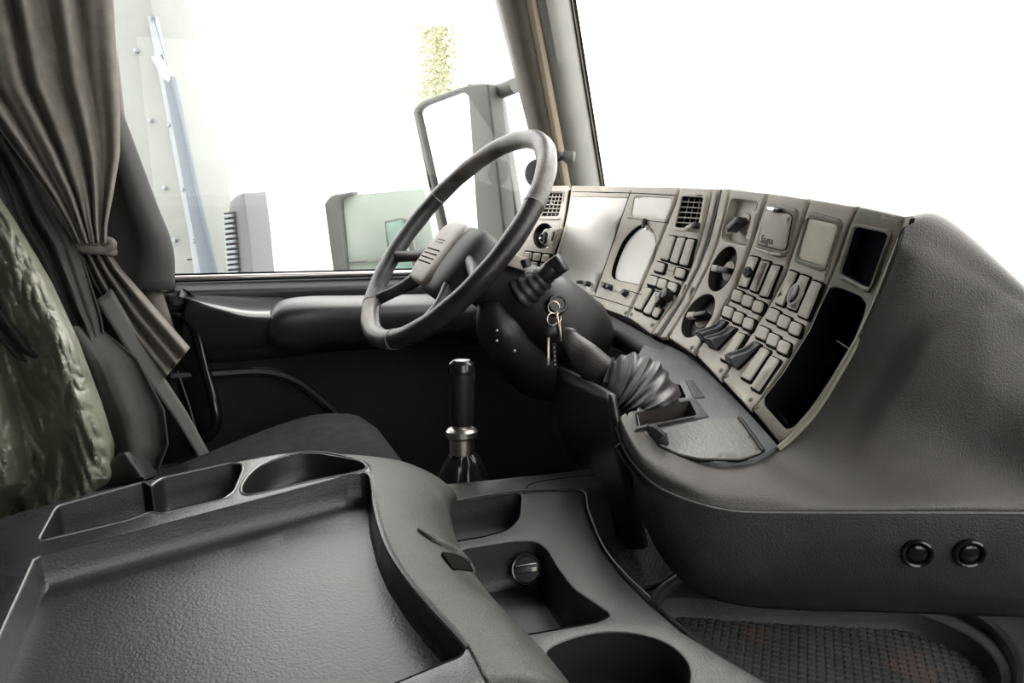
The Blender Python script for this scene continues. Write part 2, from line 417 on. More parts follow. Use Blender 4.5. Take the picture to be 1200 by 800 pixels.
# ---- driver door (door_1)
XD = -1.20
door = thing('door_1', None, None, ptx(400, 520, XD), kind='structure')
def door_part(name, rows, m, lab=None, solid=.02, n=5, smooth=40):
    return MB().grid(patch([[np.array(ptx(a, b, c)) for a, b, c in r] for r in rows], n)).build(name, m, door, lab, solid=solid, smooth=smooth)
def xrow(y0, y1, x, xs=(130, 250, 370, 500, 660)):
    return [(a, y0+(y1-y0)*(a-130)/530, x) for a in xs]
# window seal and bright strips
door_part('window_seal', [xrow(325, 311, -1.235), xrow(326, 312, -1.215), xrow(331, 316, -1.21), xrow(333, 318, -1.215)], 'blacktrim')
door_part('chrome_strip', [xrow(326.5, 313, -1.205), xrow(328, 314.5, -1.202), xrow(329.5, 316, -1.205)], 'chrome', solid=.004)
door_part('sill_rubber', [xrow(333, 318, -1.205), xrow(335, 320, -1.198), xrow(338, 323, -1.20)], 'rubber', solid=.01)
door_part('door_upper', [xrow(334, 322, -1.20), xrow(340, 326, -1.185), xrow(346, 333, -1.175), xrow(356, 350, -1.18), xrow(372, 366, -1.185)], 'door')
# ledge : bright top face running to the armrest
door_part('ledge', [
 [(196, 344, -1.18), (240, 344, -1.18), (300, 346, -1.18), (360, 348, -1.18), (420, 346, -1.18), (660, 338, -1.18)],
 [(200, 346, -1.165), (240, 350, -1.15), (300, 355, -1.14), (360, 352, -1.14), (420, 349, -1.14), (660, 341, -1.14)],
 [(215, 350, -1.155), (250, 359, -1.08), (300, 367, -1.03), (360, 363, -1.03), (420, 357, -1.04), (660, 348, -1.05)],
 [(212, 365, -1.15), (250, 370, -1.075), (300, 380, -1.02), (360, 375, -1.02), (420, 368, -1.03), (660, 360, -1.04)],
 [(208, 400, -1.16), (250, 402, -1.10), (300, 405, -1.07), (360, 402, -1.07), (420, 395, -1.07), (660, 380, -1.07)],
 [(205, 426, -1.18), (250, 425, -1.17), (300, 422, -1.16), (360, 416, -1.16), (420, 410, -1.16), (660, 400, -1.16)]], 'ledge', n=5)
door_part('armrest', [
 [(318, 362, -1.045), (330, 352, -1.055), (360, 347, -1.065), (420, 346, -1.065), (520, 344, -1.065), (620, 341, -1.065)],
 [(316, 369, -1.020), (330, 359, -1.015), (360, 356, -1.010), (420, 355, -1.010), (520, 353, -1.010), (620, 350, -1.010)],
 [(315, 380, -1.005), (330, 374, -0.993), (360, 371, -0.987), (420, 369, -0.987), (520, 366, -0.987), (620, 362, -0.987)],
 [(315, 396, -1.010), (330, 400, -1.000), (360, 400, -0.995), (420, 396, -0.995), (520, 388, -0.995), (620, 382, -0.995)],
 [(317, 408, -1.035), (330, 412, -1.030), (360, 413, -1.025), (420, 407, -1.025), (520, 398, -1.025), (620, 392, -1.025)]], 'door', 'black door armrest with a moulded pull')
SA = Surf([(318, 362, dep(ptx(318, 375, -1.005))), (420, 362, dep(ptx(420, 368, -0.985))), (420, 396, dep(ptx(420, 396, -0.985))), (318, 396, dep(ptx(318, 396, -1.003)))])
sheet(SA, fillet([(318, 372), (336, 371), (340, 390), (319, 392)], [1, 8, 2, 2]), off=.004, thick=.008, bev=.002).build('handle_catch', 'gloss', door)
door_part('door_groove', [xrow(431, 399, -1.19, (200, 300, 400, 520, 680)), xrow(434, 402, -1.175, (200, 300, 400, 520, 680)), xrow(438, 406, -1.178, (200, 300, 400, 520, 680))], 'rubber')
door_part('door_lower', [xrow(424, 392, -1.19, (190, 300, 400, 520, 700)), xrow(436, 404, -1.17, (190, 300, 400, 520, 700)), xrow(500, 480, -1.165, (190, 300, 400, 520, 700)), xrow(700, 700, -1.17, (190, 300, 400, 520, 700))], 'doorlow')
arc = catmull([(200, 441), (255, 438), (310, 436), (345, 446), (375, 468), (410, 500), (440, 530)], 6)
tube([ptx(a, b, -1.160) for a, b in arc], .012, 8).build('moulded_rib', 'door', door)
# window frame of the door: rear edge (thick soft pad) and glass
rows = []
for k in range(9):
    v = k/8; y = -60 + 400*v
    xr = np.interp(y, [-60, 0, 110, 220, 290, 318, 332, 340], [60, 92, 136, 177, 203, 213, 214, 205])
    wd = np.interp(y, [-60, 110, 290, 340], [30, 30, 40, 50])
    rows.append([np.array(ptx(xr-wd*a, y, c)) for a, c in ((2.6, -1.13), (1.3, -1.10), (.85, -1.075), (.45, -1.08), (.12, -1.12), (0, -1.16), (.02, -1.21))])
MB().grid(patch(rows, 4)).build('window_frame', 'shell', door, 'soft dark pad along the rear window edge', solid=.012)
rows = []
gl = MB(); q = [ptx(60, -120, -1.225), ptx(560, -120, -1.225), ptx(655, 322, -1.225), ptx(140, 336, -1.225)]
q2 = [p+Vector((-.006, 0, 0)) for p in q]
gl.add(q+q2, [(0, 1, 2, 3), (7, 6, 5, 4), (0, 4, 5, 1), (1, 5, 6, 2), (2, 6, 7, 3), (3, 7, 4, 0)])
gl.build('window_1', 'pane', kind='structure')

# ---- small items at the pillar
P, N = pt(632, 203, 1.84), Vector(-fv)
lathe(P, (N+Vector((.5, -.2, .1))).normalized(), [(.028, -.02), (.036, -.012), (.037, 0), (.034, .006), (.028, .005), (.0, .003)], 28).build('pillar_speaker', 'black', label='round black disc behind the top of the steering wheel by the windscreen pillar', cat='speaker')
br = thing('pillar_bracket', 'small grey rounded bracket with dark end on the windscreen pillar', 'bracket', pt(660, 181, 1.86))
tube([pt(656, 181, 1.87), pt(664, 181, 1.86), pt(671, 181, 1.86), pt(674, 181, 1.86)], [.018, .021, .021, .015], 14).build('bracket_body', 'pillar', br)
tube([pt(650, 180, 1.85), pt(657, 180.5, 1.86)], .02, 14).build('bracket_joint', 'black', br, 'black joint')

# ================================================================== DASHBOARD
dash = thing('dashboard', 'wraparound truck dashboard with beige instrument panels and charcoal side cover', 'dashboard', pth(820, 520, .5))
SD = Surf([(640, 217, 1.78), (668, 217, 1.70), (739, 223, 1.47), (795, 219, 1.33), (838, 221, 1.23), (854, 221, 1.195), (899, 226, 1.09), (946, 233, .99), (1003, 242, .90), (1062, 255, .82),
           (583, 318, 1.72), (632, 335, 1.66), (697, 347, 1.50), (733, 372, 1.36), (763, 391, 1.27), (780, 395, 1.24), (813, 414, 1.15), (845, 444, 1.06), (880, 480, .98), (915, 521, .92),
           (660, 262, 1.52), (720, 280, 1.50), (777, 280, 1.355), (822, 275, 1.25), (845, 280, 1.205), (880, 290, 1.125), (930, 300, 1.035), (980, 320, .955), (1032, 345, .88), (870, 380, 1.115), (985, 430, .905)])
C1 = [(667, 217), (663, 247), (655, 278), (646, 308), (636, 334)]
C3 = [(796, 219), (790, 240), (779, 266), (766, 300), (750, 337), (734, 371)]
C4 = [(835, 221), (829, 250), (820, 284), (810, 313), (793, 347), (764, 391)]
C5 = [(854, 221), (847, 255), (839, 285), (828, 313), (808, 352), (781, 395)]
C6 = [(899, 226), (890, 254), (880, 285), (868, 318), (857, 346), (832, 387), (813, 414)]
C7 = [(948, 233), (940, 258), (925, 302), (919, 322), (904, 351), (876, 395), (845, 445)]
C8 = [(1004, 242), (994, 264), (980, 305), (968, 334), (946, 385), (915, 435), (880, 480)]
C9 = [(1061, 254), (1050, 292), (1030, 344), (1010, 388), (985, 430), (955, 477), (928, 508), (915, 521)]
sh = lambda c, dx: [(a+dx, b) for a, b in c]
# dark base behind all panels
base = [(630, 218), (668, 219)]+[(739, 222), (796, 221), (835, 223), (854, 224), (899, 228), (948, 236), (1004, 245), (1060, 257)]+C9[1:]+[(880, 483), (845, 448), (813, 417), (780, 398), (764, 394), (734, 374), (697, 358), (636, 340), (583, 322), (605, 285)]
def col(l, r, lab, holes=(), m='fascia', dl=1.7, dr=1.7, bev=.0025, name='switch_panel', extra=None, thick=.012):
    o = sh(l, dl)+sh(r, -dr)[::-1]
    return sheet(SD, o, holes, off=0, thick=thick, bev=.0012, outbev=bev, step=8, seg=3).build(name, m, dash, lab)
LE = [(636, 217), (626, 250), (612, 285), (600, 305), (586, 330)]
v1o = fillet([(643, 225), (660.5, 225), (655, 254), (634, 254)], 2.5)
dial = ell(636.5, 276.5, 15.5, 11.5, 14)
p1 = col(LE, C1, 'beige end panel with air vent and lamp dial', [v1o, dial], dl=0)
pc_main = fillet([(670, 229.5), (736.5, 231), (697, 343.5), (649, 332)], [5, 2, 2, 3])
pc_small = fillet([(743, 229.5), (787, 232), (782, 257.5), (739, 253.5)], 4)
oval = catmull([(745, 266.5), (757, 263.5), (766, 272), (769, 290), (765, 308), (758, 328), (752, 334), (736, 331), (719, 326.5), (717, 317), (722, 300), (731, 281)], 3, True)
pc = col([(668, 217), (664, 247), (656, 278), (647, 308), (637, 334)], C3, 'beige instrument cluster panel', [pc_main, pc_small, oval], name='instrument_panel')
sheet(SD, pc_main, off=-.0015, thick=.008, bev=.001, step=7).build('main_lens', 'lens', pc, 'large clear gauge cover with a white reflection in its colour')
sheet(SD, pc_small, off=-.0015, thick=.008, bev=.001, step=7).build('small_lens', 'lens', pc)
pocket(SD, oval, .010, 0).build('oval_recess', 'groove', pc)
sheet(SD, offset([(a+1.0, b+.8) for a, b in oval], .8), off=-.006, thick=.003, bev=.0008, step=10).build('oval_lens', 'lens', pc, 'oval clear dial cover')
def line(S, pts, wd, m, par, off=.0006, name='seam', n=4):
    d = dep(S.ev([pts[0]])[0][0]); c = catmull(pts, n); P, N = S.ev([tuple(q) for q in c])
    return tube([Vector(p)+Vector(nq)*off for p, nq in zip(P, N)], pxm(wd/2, d), 6).build(name, m, par)
line(SD, [(739.5, 223), (730, 250), (713, 300), (697, 346)], 1.0, 'groove', pc, 0)
line(SD, [(671, 224.5), (739, 226), (792, 229)], .9, 'groove', pc, 0)
line(SD, [(735, 255), (760, 258.5), (784, 261)], .9, 'groove', pc, 0)
line(SD, [(704, 330), (728, 338), (752, 345)], .9, 'groove', pc, 0)
line(SD, [(654, 339), (697, 347), (742, 361)], .9, 'groove', pc, 0)
def knob(S, px, py, rpx, hh, m, par, name='knob', pointer=None, n=16):
    P, N, U, X = frame_at(S, px, py); r = pxm(rpx, dep(P))
    return lathe(P-N*.001, N, [(r*1.05, 0), (r, hh*.15), (r*.92, hh*.85), (r*.75, hh), (0.0001, hh)], n).build(name, m, par)
for a, b, r_ in ((681, 330.5, 2.3), (690, 332.5, 3.2), (711, 335.5, 3.6), (716, 337.5, 3.2), (734, 344.5, 4.2)): knob(SD, a, b, r_, .012, 'black', pc)
sheet(SD, [(719, 334), (731, 338), (730, 344), (718, 340)], off=.0015, thick=.003, bev=.0005, step=None).build('plate', 'button', pc)
P, N, U, X = frame_at(SD, 757, 262); box(P+N*.004, X, U, N, .003, .009, .005, .001).build('lock_tab', 'black', pc)
knob(SD, 758.5, 267, 3.2, .006, 'chrome', pc, 'lock_cylinder')
# vents
def vent(hole, par, nc, nr, bez, m='fascia'):
    (a, b, c, d) = [np.array(q) for q in hole]
    t = thing
    pk = pocket(SD, fillet([tuple(a), tuple(b), tuple(c), tuple(d)], 2.5), .03, 0).build('air_vent', 'black', par)
    def L(p, q, wd, name, off):
        P, N = SD.ev([tuple(p), tuple(q)]); tube([Vector(P[0])+Vector(N[0])*off, Vector(P[1])+Vector(N[1])*off], pxm(wd/2, dep(P[0])), 4, sq=1).build(name, m, par)
    mbv = MB()
    for k in range(1, nc):
        s = k/nc; p = a+(b-a)*s; q = d+(c-d)*s
        P, N = SD.ev([tuple(p), tuple(q)]); tube([Vector(P[0])-Vector(N[0])*.003, Vector(P[1])-Vector(N[1])*.003], pxm(.6, dep(P[0])), 4, mb=mbv)
    for k in range(1, nr):
        s = k/nr; p = a+(d-a)*s; q = b+(c-b)*s
        P, N = SD.ev([tuple(p), tuple(q)]); tube([Vector(P[0])-Vector(N[0])*.001, Vector(P[1])-Vector(N[1])*.001], pxm(.65, dep(P[0])), 4, mb=mbv)
    g = mbv.build('vent_grille', m, par, 'grid of thin louvres')
    return g
vent([(643.5, 226), (659.5, 226), (654.5, 253), (635, 253)], p1, 4, 6, 2)
sheet(SD, fillet([(640, 222), (663.5, 222), (658, 257.5), (631, 257.5)], 4), [v1o], off=.0025, thick=.004, bev=.001, step=None).build('vent_bezel', 'fascia', p1)
knob(SD, 646, 239, 1.8, .004, 'chrome', p1, 'vent_tab')
pocket(SD, dial, .016, 1).build('dial_recess', 'black', p1)
def tori(S, px, py, rp, hh, m, par, name, tilt=None):
    P, N, U, X = frame_at(S, px, py); r = pxm(rp, dep(P))
    return lathe(P-N*.014, N, [(r*1.0, 0), (r, hh*.9), (r*.85, hh), (r*.7, hh), (r*.62, hh*.8), (0.0001, hh*.8)], 24).build(name, m, par)
tori(SD, 639, 277.5, 9.5, .014, 'button', p1, 'dial_ring')
tori(SD, 638, 279, 6.8, .020, 'black', p1, 'lamp_dial')
knob(SD, 637.5, 279, 1.4, .012, 'chrome', p1, 'dial_centre')
sheet(SD, fillet([(645, 267), (653, 268), (648, 288), (640, 287)], 1), off=.002, thick=.004, bev=.0006, step=None).build('slider_plate', 'button', p1)
sheet(SD, fillet([(649, 271), (651, 271.5), (648.5, 282), (647, 281.5)], .8), off=.004, thick=.003, bev=.0004, step=None).build('slider', 'black', p1)
def btn(q, par, m='button', hh=.0040, r=2.2, name='button', lab=None, bev=.0011):
    """button standing in a dark recess ring"""
    sheet(SD, fillet(offset([(a+.7, b+.7) for a, b in q], -2.1), r+1), off=.0009, thick=.003, bev=0, step=8).build('button_recess', 'groove', par)
    return sheet(SD, fillet(q, r), off=hh, thick=hh+.003, bev=bev, step=8, seg=2).build(name, m, par, lab)
for cx, cy in ((619, 299), (629.5, 300.5), (640, 302), (625.5, 310.5), (615, 309)): btn(quadc(cx, cy, 8, 8, 1.5, .12), p1, r=1.5)
# centre vent panel
v2o = fillet([(800, 230), (825.5, 231.5), (818.5, 268), (791.5, 266.5)], 3)
p2 = col(C3, C4, 'beige panel with centre air vent and switch blanks', [v2o], dl=1.2)
vent([(800, 230), (825.5, 231.5), (818.5, 268), (791.5, 266.5)], p2, 4, 6, 2)
sheet(SD, fillet([(798.5, 226.5), (829, 228.5), (821, 272.5), (788.5, 270)], 5), [v2o], off=.0025, thick=.004, bev=.001, step=None).build('vent_bezel', 'fascia', p2)
P, N, U, X = frame_at(SD, 814, 267.5); box(P+N*.008, X, U, N, .009, .004, .006, .002).build('vent_lever', 'button', p2); box(P+N*.007+X*.012, X, U, N, .005, .005, .007, .002).build('vent_lever_foot', 'black', p2)
LONG2 = [[(785, 276.5), (792.5, 277.5), (784, 305.5), (775.5, 303)], [(796, 278), (804, 279), (794.5, 309), (786.5, 306.5)], [(807, 280), (815, 281), (806, 312), (797.5, 309.5)],
         [(758.5, 337), (765.5, 339.5), (752, 364), (744.5, 361)], [(769, 342), (776, 344.5), (762, 369.5), (754.5, 366.5)], [(769, 360.5), (776, 363), (770, 373), (764.5, 370.5)]]
for q in LONG2: btn(q, p2)
for cx, cy in ((774, 313.5), (798, 320.5), (766, 329.5), (777, 333), (788.6, 337)): btn(quadc(cx, cy, 9.5, 10.5, 3, .28), p2)
pocket(SD, fillet(quadc(786, 316.5, 10, 11, 3, .28), 2), .006, off=.0012).build('socket', 'black', p2)
for dx in (-1.5, 2.5): knob(SD, 786+dx, 317+dx*.2, .9, .004, 'button', p2, 'socket_pin', n=8)
P, N, U, X = frame_at(SD, 781, 352)
box(P+N*.008-X*.006, X, U, N, .006, .012, .009, .002).build('rocker_switch', 'gloss', p2, 'black rocker switch')
box(P+N*.008+X*.009+U*.002, X, U, N, .007, .010, .010, .002).build('rocker_switch', 'black', p2, 'black rocker switch')
# rails beside the dark gap
col(sh(C4, 0), sh(C4, 6.5), None, m='fascia', dl=.4, dr=.5, name='rail', bev=.0015, thick=.03)
col(sh(C5, -8.5), sh(C5, 0), None, m='fascia', dl=.4, dr=.5, name='rail', bev=.0015, thick=.03)
line(SD, [(844, 222), (836, 255), (828, 288), (817, 318), (798, 352), (771, 394)], 5, 'rubber', dash, -.004, 'gap_seal')
# heater column
rec = fillet([(857, 232), (888, 236), (885.5, 247), (877, 285), (872, 287.5), (846, 281.5), (845.5, 270)], [5, 3, 1, 1, 1, 5, 2])
ov1 = ell(846.5, 315, 28.5, 13, 24); ov2 = ell(818, 369.8, 29, 14.2, 33)
p3 = col(C5, C6, 'beige heater panel with recessed rotary knobs', [rec, ov1, ov2])
pocket(SD, rec, .013, 1).build('recess', 'button', p3)
q = frame_at(SD, 866, 262)
P, N, U, X = q; lathe(P-N*.013, N, [(.017, 0), (.016, .003), (.013, .004), (.0001, .004)], 24).build('knob_base', 'button', p3)
A = (X*.9+U*.25).normalized(); B = N.cross(A)
box(P+N*.002-A*.004, A, B, N, .016, .0055, .010, .002).build('rotary_knob', 'black', p3, 'black pointer knob'); box(P+N*.004-A*.021-B*.001, A, B, N, .006, .0045, .004, .0015).build('knob_tip', 'button', p3)
sheet(SD, fillet([(883, 247), (887.5, 248), (879.5, 281), (874, 280)], 1), off=.001, thick=.012, bev=.001, step=None).build('blank_plate', 'button', p3)
for (cx, cy, ov) in ((847, 316, ov1), (819, 370, ov2)):
    pocket(SD, ov, .016, 1.5).build('dial_recess', 'hubdark', p3)
    P, N, U, X = frame_at(SD, cx, cy)
    lathe(P-N*.015, N, [(.017, 0), (.0155, .004), (.012, .005), (.0001, .005)], 28).build('dial_plate', 'button', p3)
    A = (X*.93+U*-.36).normalized(); B = N.cross(A)
    box(P-N*.002+A*.003, A, B, N, .016, .0045, .009, .0015).build('rotary_knob', 'black', p3, 'black bar knob')
    box(P+N*.003-A*.013, A, B, N, .0075, .0052, .005, .0015).build('knob_tip', 'button', p3, 'pale knob tip')
def screw(px, py, par, r=3.0):
    P, N, U, X = frame_at(SD, px, py); q = pxm(r, dep(P))
    lathe(P, N, [(q, -.001), (q, .0006), (q*.8, .001), (q*.7, -.0006), (q*.45, -.0006), (q*.42, .0008), (q*.01, .001)], 16).build('screw', 'fascia_dark', par)
for a, b in ((785.5, 390.5), (811, 407.5)): screw(a, b, p3)
for a, b in ((733, 366.5),): screw(a, b, pc, 2.6)
for a, b in ((740, 368.5), (764.5, 380.5)): screw(a, b, p2, 2.6)
# column with flap
flo = fillet([(902.5, 237.8), (934.5, 244.2), (934, 254), (922, 301), (914, 302.5), (887.5, 291), (888, 282)], [5, 6, 2, 5, 3, 4, 2])
p4 = col(C6, C7, 'beige switch panel with hinged flap', [offset(flo, 1.5)])
flo = fillet([(902.5, 237.8), (934.5, 244.2), (934, 254), (922, 301), (914, 302.5), (887.5, 291), (888, 282)], [5, 6, 2, 5, 3, 4, 2])
flap = fillet([(899.5, 246), (931, 251.5), (923, 294), (891.5, 286.5)], [5, 5, 7, 3])
sheet(SD, flo, [offset(flap, 1)], off=.0030, thick=.010, bev=.0015, step=7).build('flap_frame', 'fascia_dark', p4)
sheet(SD, offset(flap, -1), off=.0034, thick=.004, bev=0, step=7).build('flap_gap', 'groove', p4)
sheet(SD, flap, off=.0055, thick=.004, bev=.0015, step=7).build('flap', 'fascia', p4, 'hinged flap with black script')
P, N, U, X = frame_at(SD, 912, 245.5); A = (Vector(SD.ev([(919, 247)])[0][0])-Vector(SD.ev([(905, 243.5)])[0][0])).normalized()
box(P+N*.009-A*.001, A, N.cross(A), N, .0085, .0028, .004, .001).build('catch', 'chrome', p4); box(P+N*.007+A*.010, A, N.cross(A), N, .005, .003, .004, .001).build('catch_foot', 'black', p4)
for (a, b) in (((889, 291.5), (905, 296)), ((907, 297), (918, 298))):
    Pq, Nq = SD.ev([a, b]); tube([Vector(Pq[0])+Vector(Nq[0])*.006, Vector(Pq[1])+Vector(Nq[1])*.006], .0022, 10).build('hinge_bar', 'button', p4)
# handwriting on the flap
tc = bpy.data.curves.new('script', 'FONT'); tc.body = 'Saugot'; tc.size = .0115; tc.shear = .5; tc.extrude = .0002; tc.space_character = .9
to = bpy.data.objects.new('script', tc); COL.objects.link(to); bpy.context.view_layer.update()
me = bpy.data.meshes.new_from_object(to.evaluated_get(bpy.context.evaluated_depsgraph_get())); bpy.data.objects.remove(to)
P, N = [Vector(q[0]) for q in SD.ev([(893.5, 283.5)])]; P2 = Vector(SD.ev([(910.5, 287.2)])[0][0]); A = (P2-P).normalized(); B = N.cross(A)
wtxt = max(v.co.x for v in me.vertices); sc_ = (P2-P).length/wtxt
mt = MB(); mt.add([P+N*(.0058+v.co.z)+A*v.co.x*sc_+B*v.co.y*sc_*1.25 for v in me.vertices], [tuple(f.vertices) for f in me.polygons]); mt.build('script_lettering', 'inkk', p4, 'black script lettering', smooth=0)
for q in ([(880, 300), (889.5, 302), (876, 337), (867, 334.5)], [(894, 305), (903, 307), (888.5, 342.5), (880, 339.5)], [(906.5, 310), (915.5, 312), (900.5, 348.5), (891.5, 346)], [(865, 390.5), (874.5, 393), (854, 425), (845.5, 421)]): btn(q, p4)
knob(SD, 879.5, 319, 7, .010, 'black', p4, 'thumb_wheel'); knob(SD, 878.5, 318.5, 4, .012, 'hubdark', p4, 'wheel_face')
for cx, cy in ((865, 347), (877, 353), (889.3, 359.7), (854, 366.3), (866, 373), (878, 379.8)): btn(quadc(cx, cy, 10.5, 12.5, 4, .38), p4, r=3)
def rocker(q, par):
    q = [np.array(v, float) for v in q]; a, b, c, d = q
    btn([tuple(v) for v in q], par, 'hubdark', .002, name='rocker_body')
    mbk = MB(); S_ = SD
    def w3(s, t, hgt):
        p = (a+(b-a)*s)*(1-t)+(d+(c-d)*s)*t; P, N = S_.ev([tuple(p)]); return Vector(P[0])+Vector(N[0])*hgt
    T = [0, .2, .45, .7, .88, 1.0, 1.06]; H = [.003, .004, .007, .013, .018, .019, .012]
    rows = [[w3(s, t, h_-(.0035 if (.2 < s < .8 and 0 < i < 5) else 0)) for s in (0, .18, .22, .5, .78, .82, 1)] for i, (t, h_) in enumerate(zip(T, H))]
    mbk.grid(rows); n_ = len(T)
    mbk.grid([[w3(0, t, 0) for t in T], [w3(0, t, h_) for t, h_ in zip(T, H)]]); mbk.grid([[w3(1, t, 0) for t in T], [w3(1, t, h_) for t, h_ in zip(T, H)]])
    mbk.grid([[w3(s, 1.06, 0) for s in (0, .5, 1)], [w3(s, 1.06, .012) for s in (0, .5, 1)]])
    return mbk.build('rocker_switch', 'dashblue', par, 'dark rocker switch')
rocker([(844, 375.5), (851.5, 378), (831, 400.5), (822.5, 397.5)], p4); rocker([(854.5, 383), (862.5, 385.5), (841, 408.5), (832, 405)], p4)
for a, b in ((817, 413), (845, 434)): screw(a, b, p4)
# column with cream window
cw = fillet([(947.5, 255.5), (983, 263), (968.5, 312), (936, 302.5)], 5)
p5 = col(C7, C8, 'grey beige switch panel with cream window', [offset(cw, 1)], m='fascia')
sheet(SD, fillet([(950, 247), (986, 257), (986, 265), (968, 320), (932.5, 307), (933, 300)], [6, 7, 2, 9, 7, 2]), [offset(cw, -.6)], off=.003, thick=.004, bev=.0015, step=7).build('window_bezel', 'fascia_dark', p5)
sheet(SD, cw, off=.0012, thick=.006, bev=.0005, step=7).build('cream_window', 'beige', p5, 'cream window')
for q in ([(926.5, 316.5), (935.5, 320), (919, 359), (910, 355)], [(940, 321.5), (949.5, 325), (934, 364.5), (923.5, 360.5)], [(954, 328.5), (964, 332.5), (947, 374.5), (936, 369.5)], [(893.5, 408), (903, 412), (879, 447.5), (869.6, 442.5)], [(904.7, 418), (914.6, 423), (889.7, 459.6), (881, 454.5)]): btn(q, p5)
sheet(SD, ell(935, 345, 15, 7, 25), off=.007, thick=.006, bev=.0015, step=None).build('oval_switch_rim', 'button', p5); sheet(SD, ell(935, 345, 12, 5.4, 25), off=.0078, thick=.005, bev=.001, step=None).build('oval_switch', 'gloss', p5, 'black oval switch')
for cx, cy in ((907, 369.7), (919.8, 377.5), (933, 385.7), (894.5, 391), (907, 399.3), (919.3, 407.6)): btn(quadc(cx, cy, 11.5, 13.5, 5, .42), p5, r=3)
rocker([(883.5, 401), (891.5, 404.5), (865, 431), (856.5, 426)], p5)
for a, b in ((851, 440.5), (880, 468.5)): screw(a, b, p5)
# right column with two storage pockets
pk1 = fillet([(1003, 265), (1043, 273.5), (1021, 338.5), (985.5, 320)], [5, 6, 7, 5])
pk2 = fillet([(973, 337), (982, 336.5), (1008, 347), (1015, 356), (1011, 372), (999, 401), (975, 442), (948, 480), (930, 500), (921, 503), (896, 475), (896, 464), (920, 430), (943, 394), (958, 365)], 3)
p6 = col(C8, C9, 'olive grey panel with two storage pockets', [pk1, pk2], m='fascia_dark', dr=.6)
pocket(SD, pk1, .012, 0).build('upper_pocket', 'felt', p6, 'shallow pocket lined in dark felt')
sheet(SD, fillet([(1000.5, 260), (1046.5, 269.5), (1019.5, 345), (980, 325.5)], 8), [pk1], off=.003, thick=.004, bev=.0015, step=None).build('pocket_rim', 'fascia_dark', p6)
pocket(SD, pk2, .055, 3).build('lower_pocket', 'gloss', p6, 'deep black pocket')
Pq, Nq = SD.ev([(973, 395), (995, 408.5)]); tube([Vector(Pq[0])-Vector(Nq[0])*.012, Vector(Pq[1])-Vector(Nq[1])*.004], .0007, 6).build('pocket_rib', 'chrome', p6)
for a, b in ((886.5, 476.5), (916, 513)): screw(a, b, p6, 3.6)

sheet(SD, base, [offset(q, -.5) for q in (v1o, dial, oval, v2o, rec, ov1, ov2, pk1, pk2)], off=-.008, thick=.006, bev=0, step=12).build('base_shell', 'groove', dash)
# ---- side cover (large charcoal vinyl surface)
G = [
 [(1056, 262, .95), (1115, 275, .93), (1200, 350, .90), (1340, 480, .92)],
 [(1061, 252, .845), (1108, 256, .835), (1200, 334, .81), (1340, 470, .79)],
 [(1056, 280, .828), (1096, 295, .818), (1200, 362, .797), (1330, 490, .775)],
 [(1046, 306, .835), (1085, 335, .820), (1195, 400, .800), (1330, 520, .77)],
 [(1024, 361, .855), (1062, 385, .838), (1170, 460, .808), (1310, 560, .745)],
 [(985, 431, .895), (1020, 455, .872), (1120, 520, .828), (1270, 602, .76)],
 [(945, 490, .915), (970, 512, .892), (1040, 555, .834), (1130, 601, .775)],
 [(915, 522, .918), (930, 543, .885), (975, 573, .838), (1010, 601, .795)],
 [(885, 535, .912), (893, 553, .867), (915, 580, .83), (930, 601, .815)],
 [(840, 540, .905), (842, 557, .865), (850, 578, .84), (860, 599, .83)],
 [(800, 532, .90), (797, 547, .865), (800, 565, .845), (806, 586, .845)],
 [(768, 518, .90), (758, 532, .87), (760, 548, .86), (766, 567, .862)],
 [(745, 498, .905), (737, 508, .885), (737, 524, .88), (741, 541, .885)],
 [(733, 484, .92), (727, 490, .905), (727, 505, .905), (729, 520, .905)]]
for r in G:
    a, b = r[-2], r[-1]; r.insert(-1, (a[0]+(b[0]-a[0])*.72, a[1]+(b[1]-a[1])*.72, b[2]+(a[2]-b[2])*.12))
rows = patch([[np.array(pt(*q)) for q in r] for r in G], 8, 18)
# raised soft-edged panel: relief along the surface
edge = [np.array(q) for q in catmull([(985, 560), (1012, 500), (1040, 450), (1062, 412), (1078, 388), (1108, 374), (1155, 360), (1215, 346), (1330, 318)], 40)]
def pxof(P):
    v = np.array(P)-CAM; d = v@fv; return np.array([600+F*(v@rv)/d, 400-F*(v@uv)/d])
for r in rows:
    for j in range(len(r)):
        q = pxof(r[j]); ds = [np.linalg.norm(q-e) for e in edge]; k = int(np.argmin(ds)); k2 = min(k, len(edge)-2)
        t = edge[k2+1]-edge[k2]; sd_ = t[0]*(q[1]-edge[k2][1])-t[1]*(q[0]-edge[k2][0]); sdist = ds[k]*(1 if sd_ > 0 else -1)
        f_ = 1/(1+math.exp(-sdist/3.2)); f_ *= min(1, max(0, (565-q[1])/110))*min(1, max(.0, (1235-q[0])/90)); r[j] = r[j] - fv*.013*f_
cover = MB().grid(rows).build('side_cover', 'dash', dash, 'charcoal grained vinyl side cover', solid=.012, smooth=60)
# olive worn piping along the panel edge
ed = catmull([(1057, 268, .840), (1050, 294, .840), (1030, 346, .86), (1010, 390, .875), (986, 432, .893), (957, 480, .91), (930, 510, .915), (912, 526, .915)], 6)
tube([pt(*q) for q in ed], [.0015+.0025*min(1, i/8) for i in range(len(ed))], 8).build('edge_piping', 'fascia_dark', dash)
